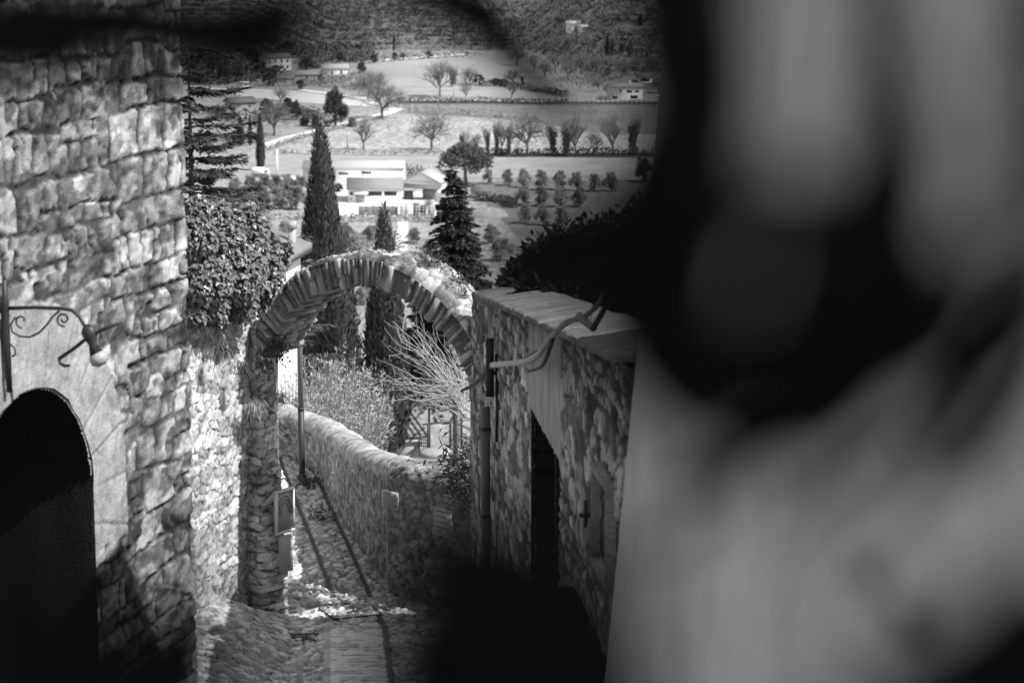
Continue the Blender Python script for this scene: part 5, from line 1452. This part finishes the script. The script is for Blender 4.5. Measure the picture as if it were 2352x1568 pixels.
# ------------------------------------------------------------------ valley trees
for key, px, py, h, lab, sx in (
    ('bare0', 990, 346, 92, 'lone spreading bare tree on the rough pasture', 0.85),
    ('bare1', 836, 346, 76, 'leaning bare tree on the pasture right of the tall cypress', 0.9),
    ('bare0', 880, 274, 86, 'broad pale bare tree where the white track ends', 1.0),
    ('bare0', 846, 222, 58, 'bare tree above the road bend left of the field', 1.0),
    ('bare1', 872, 215, 50, 'bare tree just behind the broad one at the track end', 0.95),
    ('bare1', 1012, 224, 84, 'bare tree beside a pole at the left of the upper field copse', 1.15),
    ('bare0', 1080, 196, 42, 'small bare tree at the right of the upper field copse', 0.9),
    ('bare0', 1178, 196, 38, 'small bare tree at the right edge of the upper field', 0.9),
    ('bare1', 1070, 228, 36, 'little round bare tree by the field road', 1.0),
    ('bare2', 1175, 228, 38, 'little bare tree further right along the field road', 1.2),
    ('bare0', 628, 312, 84, 'bare tree with wide limbs right of the farmhouse', 0.9),
    ('bare1', 645, 240, 38, 'bare tree at the near edge of the pale field', 1.2),
    ('bare0', 1210, 360, 104, 'largest fan shaped bare tree in the dark hedge row', 0.8),
    ('bare2', 1152, 357, 80, 'thin bare tree between the ivy trunks of the hedge row', 0.9),
    ('bare2', 1325, 360, 90, 'bare tree right of the dark ivy pair in the hedge row', 1.2),
    ('bare2', 1412, 360, 92, 'upright bare tree near the right end of the hedge row', 1.0),
    ('bare1', 1095, 352, 46, 'thin bare sapling left of the hedge row', 0.8),
    ('bare1', 1365, 360, 56, 'low bare sapling in the gap of the hedge row', 0.9),
    ('bare1', 985, 496, 40, 'small bare tree in the factory yard', 0.9),
    ('ivied0', 1120, 358, 66, 'leftmost ivy covered trunk of the hedge row', 0.55),
    ('ivied1', 1141, 358, 74, 'second ivy covered trunk of the hedge row', 0.6),
    ('ivied0', 1168, 358, 72, 'ivy covered trunk just left of the fan shaped tree', 0.6),
    ('ivied1', 1270, 360, 78, 'ivy covered trunk right of the fan shaped tree', 0.8),
    ('ivied0', 1302, 361, 80, 'thick ivy covered tree under the dark foreground branch', 0.95),
    ('ivied1', 1455, 360, 92, 'ivy covered tree at the right end of the hedge row', 0.8),
    ('ivied0', 1062, 350, 50, 'dark ivied stump above the stone pine', 0.8),
    ('ivied1', 1040, 200, 46, 'dark ivied tree in the middle of the upper field copse', 1.3),
    ('ivied0', 1200, 198, 26, 'dark small ivied tree at the end of the upper field', 0.9),
    ('round2', 770, 294, 84, 'round dark stone pine beside the white track', 0.95),
    ('pine', 1070, 428, 98, 'broad stone pine rising behind the spruce', 1.05),
    ('round2', 724, 298, 32, 'round dark evergreen just behind the tip of the tall cypress', 0.9),
    ('round2', 680, 276, 42, 'dark evergreen between farmhouse and stone pine', 0.9),
    ('round2', 660, 262, 36, 'dark evergreen nearest the pale garden hut', 1.0),
    ('round0', 612, 262, 34, 'bush beside the farmhouse wall', 1.1),
    ('round0', 540, 330, 28, 'dark bush left of the small cypresses', 1.6),
    ('round0', 700, 290, 22, 'low bush by the track left of the pine', 1.5),
    ('round0', 810, 292, 20, 'low bush right of the round stone pine', 1.6),
    ('far_cypress', 599, 392, 122, 'thin dark cypress at the left end of the white yard', 0.75),
    ('far_cypress', 575, 335, 66, 'middle one of three small cypresses under the farmhouse', 0.7),
    ('far_cypress', 553, 335, 62, 'leftmost small cypress under the open barn', 1.3),
    ('far_cypress', 905, 118, 36, 'lone thin cypress on the dark hill', 0.9),
    ('far_cypress', 1396, 126, 42, 'taller cypress of the pair on the right hill', 1.2),
    ('far_cypress', 1407, 127, 34, 'shorter cypress of the pair on the right hill', 1.2),
    ('far_cypress', 1472, 60, 26, 'small dark cypress high at the right of the hill', 2.0),
    ('round2', 1284, 58, 20, 'dark round tree left of the bright hill house', 1.2),
    ('round2', 1430, 126, 26, 'dark tree right of the cypress pair', 0.9),
    ('round2', 1448, 130, 24, 'second dark tree right of the cypress pair', 1.0),
    ('round2', 1100, 196, 24, 'dark bush under the copse of the upper field', 1.3),
    ('round0', 1140, 196, 16, 'low hedge bush on the upper field', 2.2),
    ('round0', 1160, 197, 15, 'low hedge bush further right on the upper field', 2.0),
    ('round2', 1005, 408, 26, 'bush behind the vaulted barn', 1.0),
    ('round0', 1030, 422, 28, 'bush between barn and stone pine', 1.2),
    ('round0', 778, 442, 20, 'small bush at the left corner of the workshop', 1.1),
    ('round2', 1480, 420, 54, 'dark tree at the house edge above the garden wall', 0.9)):
    plant_px(key, px, py, h, lab, sx=sx)
# orchard rows right of the factory
names = ['first', 'second', 'third', 'fourth', 'fifth', 'sixth', 'seventh', 'eighth']
for i, (px, py, h) in enumerate(((1123, 424, 30), (1165, 428, 36), (1204, 432, 40), (1245, 438, 44), (1286, 438, 42), (1326, 440, 40), (1366, 442, 40), (1406, 442, 42))):
    plant_px('round1', px, py, h, names[i] + ' orchard tree from the left in the far orchard row', sx=0.85, group='orchard trees right of the factory')
for i, (px, py, h) in enumerate(((1204, 474, 42), (1245, 476, 44), (1288, 478, 44), (1330, 478, 42))):
    plant_px('round1', px, py, h, names[i] + ' orchard tree from the left in the middle orchard row', sx=0.85, group='orchard trees right of the factory')
for i, (px, py, h) in enumerate(((1206, 516, 44), (1248, 520, 44), (1290, 522, 44))):
    plant_px('round1', px, py, h, names[i] + ' orchard tree from the left in the nearest orchard row', sx=0.85, group='orchard trees right of the factory')
# olive grove left of the tall cypress
k = 0
words = ['pale olive bush at the far left of the grove', 'olive bush below the lorry', 'olive bush under the left pole', 'olive bush in the back middle of the grove', 'olive bush at the back right of the grove', 'olive bush touching the tall cypress at the back', 'low olive bush at the front left of the grove', 'low olive bush at the front middle of the grove', 'dark olive bush at the front of the grove', 'largest olive bush beside the tall cypress', 'olive bush beneath the cedar bough', 'small olive bush behind the ivy top']
for px, py, h in ((540, 450, 38), (575, 446, 40), (608, 448, 42), (635, 444, 40), (662, 446, 42), (690, 446, 40), (560, 474, 44), (605, 478, 46), (645, 480, 50), (680, 482, 52), (525, 478, 44), (500, 490, 46)):
    plant_px('round1', px, py, h, words[k], sx=0.95, group='olive bushes left of the tall cypress'); k += 1
k = 0
words = ['pale bush left of the tall cypress below the yard', 'pale bush right of the tall cypress', 'pale bush between the two cypresses', 'pale bush left of the shorter cypress', 'bush right of the garden path', 'bush near the spruce foot', 'bush below the soil heap', 'bush behind the house chimney', 'pale bush close behind the arch crown', 'bush on the slope right of the spruce', 'bush seen low through the arch', 'bush on the slope behind the ivy']
for px, py, h in ((655, 545, 34), (795, 560, 44), (825, 590, 50), (850, 560, 40), (950, 560, 34), (985, 590, 36), (1130, 560, 40), (640, 580, 40), (830, 630, 44), (1150, 600, 50), (835, 700, 44), (600, 540, 40)):
    plant_px('round1', px, py, h, words[k], sx=1.1, group='pale bushes on the slope below the yard'); k += 1
# hillside trees on the right
k = 0
where = ['at the far left of the hill wood', 'above the shadowed branch', 'in the lower left of the hill wood', 'left of the fan of paths', 'above the fenced field corner', 'in the middle of the hill wood', 'below the cypress pair', 'directly under the dark hill trees', 'left of the hill house roof', 'behind the hill house roof', 'right of the hill house roof', 'at the top right of the hill', 'above the bright hill house', 'right of the bright annex', 'left of the small hill cypress', 'below the bright hill house', 'left of the terrace house', 'against the terrace house gable', 'near the right house edge', 'in the upper middle of the hill']
for px, py, h in ((1190, 150, 44), (1225, 165, 40), (1250, 180, 42), (1275, 170, 46), (1305, 185, 44), (1335, 172, 48), (1370, 165, 40), (1400, 170, 42), (1430, 180, 46), (1460, 172, 44), (1500, 175, 48), (1495, 40, 30), (1320, 38, 26), (1380, 85, 28), (1440, 50, 30), (1300, 110, 30), (1375, 210, 30), (1398, 224, 34), (1515, 215, 36), (1260, 60, 28)):
    plant_px('bare%d' % (k % 2), px, py, h, 'fuzzy bare tree ' + where[k], sx=0.85 + 0.25 * (k % 2), group='bare trees on the right hill'); k += 1
# dark wood at the left below the villa
k = 0
where = ['left of the villa', 'at the villa corner', 'under the villa', 'in the shade left of the sheds', 'between villa and bungalow', 'right of the bungalow', 'below the low farm shed', 'at the top of the pale field', 'behind the cedar tip', 'furthest left above the pale field', 'left of the white hut', 'above the road by the field', 'on the road edge', 'left on the road edge', 'right on the road edge', 'above the villa roof', 'high left of the villa', 'above the bungalow']
for px, py, h in ((585, 150, 40), (598, 176, 32), (625, 178, 22), (620, 196, 30), (705, 160, 30), (830, 170, 26), (735, 190, 18), (690, 205, 22), (490, 170, 50), (515, 190, 44), (545, 185, 36), (860, 145, 20), (905, 138, 16), (925, 138, 15), (985, 134, 16), (660, 125, 30), (560, 130, 36), (780, 145, 26)):
    plant_px('round2' if k % 3 else 'round0', px, py, h, 'dark wood edge tree ' + where[k], sx=1.2, group='dark trees at the wood edge'); k += 1

# hillside scrub: uncountable small clumps in rows
P = []; S_ = []
for i in range(5200):
    px = RS.uniform(330, 1560); lim_ = 128 if px < 1090 else 175
    py = RS.uniform(-40, lim_)
    if 840 < px < 1090 and py > 118: continue
    g = G(px, py)
    if g.y < float(foot(g.x)) + 4: continue
    y = round(g.y / 13.0) * 13.0 + RS.normal() * 2.2 + 6 * math.sin(g.x / 45 + g.y / 60)
    P.append((g.x, y, float(ground_h(g.x, y)) + 0.2)); S_.append(RS.uniform(0.5, 1.5))
for i in range(900):
    px, py = (RS.uniform(430, 640), RS.uniform(95, 196)) if i < 520 else (RS.uniform(620, 850), RS.uniform(112, 160))
    if i >= 520 and (600 < px < 690 and py > 126 or 730 < px and py > 146): continue
    if i < 520 and py > 196 - 0.25 * max(0, px - 560) : continue
    g = G(px, py); P.append((g.x, g.y, g.z + 0.6)); S_.append(RS.uniform(1.2, 2.4))
P = np.array(P); S_ = np.array(S_); m_ = 16
PP = np.repeat(P, m_, 0) + RS.normal(size=(len(P) * m_, 3)) * np.repeat(S_, m_)[:, None] * np.array([0.9, 0.7, 0.35]) + np.array([0, 0, 0.5])
v, q_ = leaves(PP, runit(len(PP)) + np.array([0, 0, 0.5]), runit(len(PP)), np.repeat(S_, m_) * 1.1, np.repeat(S_, m_) * 0.6)
mb = MB(); mb.add(v, [q_]); struct(mb.build('hillside_scrub', M['scrub']), 'dense scrub in terrace rows on the far hill', 'stuff')

def hedge(name, label, line, hgt, dens, m, wid=1.6):
    g = np.array([G(*p)[:2] for p in line]); seg = np.linalg.norm(np.diff(g, axis=0), axis=1); cum = np.concatenate([[0], np.cumsum(seg)])
    n = int(cum[-1] * dens); t = RS.rand(n) * cum[-1]
    x = np.interp(t, cum, g[:, 0]) + RS.normal(size=n) * wid * 0.5; y = np.interp(t, cum, g[:, 1]) + RS.normal(size=n) * wid * 0.5
    hh = hgt * (0.35 + 1.0 * fbm(t / 7.0, t * 0 + 2.5, len(label), 3)); z = ground_h(x, y) + RS.rand(n) * hh
    v, q_ = leaves(np.stack([x, y, z], 1), runit(n) + np.array([0, 0, 0.4]), runit(n), RS.uniform(0.6, 1.4, n), RS.uniform(0.3, 0.7, n))
    mb = MB(); mb.add(v, [q_]); o = mb.build(name, m)
    return tag(o, label, 'hedge', None, 'stuff')
hedge('hedge', 'ragged dark hedge along the road between the two middle fields', [(912, 236), (1100, 237), (1300, 238.5)], 2.2, 16, M['shrub'])
hedge('hedge', 'ragged hedge at the foot of the ivied tree row', [(1085, 357), (1300, 359), (1515, 360)], 2.6, 18, M['shrub'])
hedge('hedge', 'thin hedge along the stream bank left of the ivied tree row', [(640, 352), (900, 355), (1085, 357)], 1.2, 9, M['olive'])
hedge('hedge', 'dark hedge along the upper road under the hill', [(835, 146), (960, 137), (1085, 127)], 3.0, 10, M['shrub'], 3)
hedge('hedge', 'brambly hedge between the road bend and the upper field', [(690, 196), (780, 202), (880, 216), (910, 226)], 2.6, 12, M['twig'], 4)
hedge('hedge', 'dark hedge across the upper field copse', [(1060, 198), (1150, 199), (1250, 214), (1300, 226)], 3.0, 16, M['shrub'], 2)
hedge('hedge', 'garden hedge around the farmhouse', [(480, 262), (540, 282), (610, 276), (700, 262), (735, 282)], 3.6, 16, M['shrub'], 5)
hedge('hedge', 'low hedge beneath the lower edge of the white track', [(615, 346), (690, 318), (790, 293), (880, 272)], 1.2, 8, M['olive'], 2)
hedge('hedge', 'dark hedge behind the white factory hall', [(930, 402), (985, 408), (1030, 414)], 3.2, 20, M['shrub'], 3)
hedge('hedge', 'clipped dark hedge below the low white shed', [(1090, 462), (1150, 464), (1180, 480)], 2.4, 40, M['shrub'], 2)
hedge('hedge', 'bare thicket below the villa and its sheds', [(600, 200), (680, 196), (760, 190), (830, 178)], 4.0, 16, M['twig'], 7)
hedge('hedge', 'row of bare thicket trees along the foot of the hill', [(700, 150), (760, 140), (840, 132), (940, 122), (1060, 112)], 5.0, 14, M['twig'], 8)
hedge('hedge', 'bramble bank along the top of the rough pasture', [(940, 258), (1060, 262), (1180, 276), (1260, 282)], 1.6, 10, M['olive'], 4)
hedge('hedge', 'thicket of bare bushes behind the two small cypresses', [(500, 322), (560, 330), (610, 326)], 3.5, 18, M['twig'], 6)
hedge('hedge', 'scrubby hedge along the lower yard wall', [(600, 502), (760, 506), (1010, 510)], 1.8, 14, M['olive'], 3)
hedge('hedge', 'tangle of brambles climbing the right hill behind the terrace house', [(1290, 190), (1340, 186), (1385, 196)], 3.4, 14, M['twig'], 8)
# poles in the valley
pm = None
for px, p0, p1, lab, r_ in ((637, 405, 345, 'thick white post standing in the factory yard', 0.30), (528, 446, 385, 'pale pole between cedar boughs', 0.2), (1007, 248, 196, 'tall pale pole in front of the field copse', 0.24), (1042, 226, 194, 'pale pole right of the field copse', 0.2), (947, 279, 240, 'pale pole at the top of the rough pasture', 0.18),
        (893, 300, 250, 'pale pole beside the broad bare tree', 0.2), (798, 342, 292, 'pale pole over the track right of the tall cypress', 0.2), (1098, 206, 176, 'pole on the upper field', 0.16), (1143, 242, 208, 'pole by the dark hedge bank', 0.16), (1292, 229, 200, 'pole at the corner of the fenced field', 0.16), (1383, 229, 206, 'pole left of the terrace house', 0.16), (812, 206, 178, 'thin pole below the bungalow', 0.12)):
    g = G(px, p0); h_ = (p0 - p1) * g.y / F
    o = thing('utility_pole', lab, 'pole', g, 0, 'utility poles across the valley')
    mb = MB(); mb.tube([(0, 0, -0.5), (0, 0, h_)], [r_, r_ * 0.8], 8); mb.build('shaft', M['concrete'] if r_ < .25 else M['white_wall'], o)
    if r_ < 0.23:
        MB().box(-1.0, 1.0, -0.08, 0.08, h_ - 0.7, h_ - 0.5).build('crossarm', M['concrete'], o)
# vineyard posts below the terrace house
o0 = None
for i in range(20):
    px = 1285 + i * 11.2; g = G(px, 237 + 0.12 * i)
    lab = 'thin pale vineyard post in the row below the white terrace house'
    if o0 is None:
        mb = MB(); mb.tube([(0, 0, -0.3), (0, 0, 2.3)], 0.09, 6); mb.tube([(0, 0.1, 2.0), (0.4, 0.1, 0)], 0.05, 4)
        o0 = mb.build('vineyard_post', M['cream_wall']); tag(o0, lab, 'post', 'vineyard posts below the terrace house'); o0.location = g
    else:
        c_ = o0.copy(); C.objects.link(c_); c_.location = g

# ------------------------------------------------------------------ out of focus leaves close to the camera
def leaf_mb(L, W, bend, r):
    n, k = 10, 5
    t = np.linspace(0, 1, n); w = np.sin(PI * np.clip(t, 0.0, 1) ** 0.8) ** 0.8 * W / 2 + 0.0008
    u = np.linspace(-1, 1, k)
    x = (t - 0.5)[:, None] * L + 0 * u[None]
    y = w[:, None] * u[None] * (1 + 0.06 * np.sin(t * 40)[:, None])
    z = -bend * L * ((t - 0.5) ** 2)[:, None] * 4 + 0.18 * np.abs(y)
    P = np.stack([x, y, z], -1)
    i, j = np.meshgrid(np.arange(n - 1), np.arange(k - 1), indexing='ij')
    q_ = np.stack([i * k + j, (i + 1) * k + j, (i + 1) * k + j + 1, i * k + j + 1], -1).reshape(-1, 4)
    b_ = MB(); b_.add(P.reshape(-1, 3), [q_]); b_.add(P.reshape(-1, 3) - np.array([0, 0, 0.0006]), [q_[:, ::-1]])
    return b_
CR = Vector((1, 0, 0)); CU = Vector((0, math.sin(TH), math.cos(TH))); CF = Vector((0, math.cos(TH), -math.sin(TH)))
def cpt(px, py, dep_): return (CF + CR * ((px - 1176) / F) - CU * ((py - 784) / F)) * dep_
def leafy_branch(label, stem, depth, lvs, seed, stem_r=0.004):
    r = random.Random(seed)
    base = cpt(stem[0][0], stem[0][1], depth)
    t = thing('leafy_branch', label, 'branch', base)
    line = smooth_line([cpt(p[0], p[1], depth * (p[2] if len(p) > 2 else 1)) - base for p in stem], 5)
    mb = MB(); mb.tube(line, list(np.linspace(stem_r, stem_r * 0.45, len(line))), 7)
    for (px, py, lpx, wpx, ang) in lvs:
        dd_ = depth * r.uniform(0.92, 1.08)
        c_ = cpt(px, py, dd_) - base
        a_ = math.radians(ang)
        ax = CR * math.cos(a_) - CU * math.sin(a_)
        nrm = (-CF + CR * r.uniform(-0.35, 0.35) + CU * r.uniform(-0.35, 0.35)).normalized()
        ax = (ax - nrm * ax.dot(nrm)).normalized(); sd = nrm.cross(ax)
        L = lpx * depth / F; W = wpx * depth / F
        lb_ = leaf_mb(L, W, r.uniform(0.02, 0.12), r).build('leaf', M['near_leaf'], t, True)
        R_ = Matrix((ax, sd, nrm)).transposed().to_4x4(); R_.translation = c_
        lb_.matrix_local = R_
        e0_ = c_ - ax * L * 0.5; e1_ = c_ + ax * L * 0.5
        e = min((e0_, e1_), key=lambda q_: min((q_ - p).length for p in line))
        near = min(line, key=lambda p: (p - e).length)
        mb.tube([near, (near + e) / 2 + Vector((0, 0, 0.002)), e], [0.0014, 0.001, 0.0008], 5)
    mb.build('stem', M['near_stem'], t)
    return t
DP = 0.62
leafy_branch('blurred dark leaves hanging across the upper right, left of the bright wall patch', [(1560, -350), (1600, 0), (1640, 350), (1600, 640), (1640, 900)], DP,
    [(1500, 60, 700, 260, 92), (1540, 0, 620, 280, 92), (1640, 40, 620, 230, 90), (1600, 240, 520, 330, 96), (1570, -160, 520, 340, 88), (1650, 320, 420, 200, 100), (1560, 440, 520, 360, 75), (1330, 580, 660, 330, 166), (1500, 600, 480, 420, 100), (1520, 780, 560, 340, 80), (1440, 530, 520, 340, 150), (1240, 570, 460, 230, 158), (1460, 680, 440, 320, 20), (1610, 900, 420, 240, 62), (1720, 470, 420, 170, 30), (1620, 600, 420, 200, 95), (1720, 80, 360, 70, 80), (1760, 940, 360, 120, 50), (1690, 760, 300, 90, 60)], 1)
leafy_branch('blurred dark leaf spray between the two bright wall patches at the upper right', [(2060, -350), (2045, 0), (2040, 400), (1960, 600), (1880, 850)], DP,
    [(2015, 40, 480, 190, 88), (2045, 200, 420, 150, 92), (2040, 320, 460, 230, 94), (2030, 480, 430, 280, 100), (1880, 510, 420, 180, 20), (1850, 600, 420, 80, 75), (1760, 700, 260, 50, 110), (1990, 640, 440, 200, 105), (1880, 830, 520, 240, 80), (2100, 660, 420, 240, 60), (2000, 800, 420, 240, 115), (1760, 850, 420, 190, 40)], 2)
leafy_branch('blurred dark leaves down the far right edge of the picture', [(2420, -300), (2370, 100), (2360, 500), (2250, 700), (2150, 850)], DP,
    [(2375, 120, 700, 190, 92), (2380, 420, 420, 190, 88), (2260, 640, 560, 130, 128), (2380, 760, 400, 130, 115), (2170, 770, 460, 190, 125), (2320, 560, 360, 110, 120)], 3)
leafy_branch('thin blurred grass blades slanting over the lower plaster wall', [(1500, 1250), (1900, 960), (2200, 700), (2420, 430)], 0.9,
    [(1860, 950, 520, 90, -36), (2010, 900, 460, 80, -42), (1700, 1060, 420, 60, -32), (2250, 860, 620, 90, -56), (2150, 700, 420, 80, -50), (2310, 980, 420, 60, -60), (1960, 1090, 460, 46, -38), (1620, 1180, 300, 46, -40), (2120, 1120, 500, 40, -50)], 21, 0.0009)
leafy_branch('faint thin blurred leaf veil over the low wall under the arch', [(1500, 1500), (1300, 1330), (1100, 1220), (940, 1150)], 0.45,
    [(1000, 1190, 330, 110, 25), (1100, 1260, 380, 140, 40), (960, 1290, 330, 110, 60), (1180, 1330, 360, 160, 30)], 15)
leafy_branch('blurred black leaves in the bottom right corner', [(2500, 1480), (2300, 1530), (2050, 1620)], DP,
    [(2160, 1540, 560, 200, 150), (2300, 1440, 420, 200, 140), (2230, 1575, 680, 230, 165), (2340, 1500, 380, 240, 140), (2100, 1610, 500, 170, 172), (2340, 1590, 440, 300, 170)], 4)
leafy_branch('blurred black leaf cluster in front of the low wall at bottom centre', [(1300, 1900), (1250, 1600), (1180, 1400), (1100, 1300)], 0.6,
    [(1140, 1370, 560, 250, 20), (1120, 1500, 640, 300, 12), (1310, 1440, 480, 320, 60), (1290, 1570, 560, 340, 30), (1050, 1400, 400, 190, 50), (1080, 1590, 520, 300, 0), (1250, 1320, 420, 220, 40), (1010, 1290, 340, 130, 20), (1180, 1250, 360, 110, 25), (1350, 1350, 300, 160, 70), (1000, 1500, 360, 150, 70)], 5)
leafy_branch('blurred black leaves at the bottom left in front of the lane edge', [(300, 1850), (360, 1620), (440, 1480)], DP,
    [(420, 1500, 420, 230, 65), (460, 1470, 400, 190, 70), (380, 1420, 360, 130, 80), (250, 1500, 420, 150, 30), (320, 1590, 460, 240, 10), (60, 1480, 560, 260, 80), (130, 1610, 480, 240, 0), (20, 1250, 480, 150, 85)], 6)
leafy_branch('blurred dark leaves along the top left over the stone house', [(-300, -60), (0, 10), (350, -10), (640, 40)], DP,
    [(120, 20, 560, 250, 4), (0, 80, 460, 200, 20), (360, 40, 560, 260, 5), (600, 40, 460, 190, 18), (510, 120, 400, 220, 25), (680, -20, 420, 150, 10), (250, 60, 460, 220, 170), (30, 190, 420, 130, 8), (300, 140, 380, 120, 175), (620, 110, 360, 120, 30), (440, 170, 300, 110, 15)], 7)
leafy_branch('slim blurred leafy twig crossing the valley at the top centre', [(960, -160), (1050, 10), (1160, 110), (1280, 250)], 1.25,
    [(1040, 0, 260, 150, 35), (1110, 55, 280, 140, 40), (1180, 130, 260, 120, 48), (1245, 205, 230, 110, 50), (1000, -30, 280, 150, 20), (1150, 60, 220, 90, 70)], 8)
leafy_branch('two small blurred buds in front of the plaster wall at lower right', [(2500, 1640), (2250, 1540), (2090, 1430), (2000, 1330)], 1.35, [(2000, 1325, 105, 62, 75), (2088, 1425, 110, 62, 60)], 9, 0.0008)

# leftover masters that were never placed
for key, (o, kids, used) in MAST.items():
    if not used:
        for k_ in kids: bpy.data.objects.remove(k_)
        bpy.data.objects.remove(o)
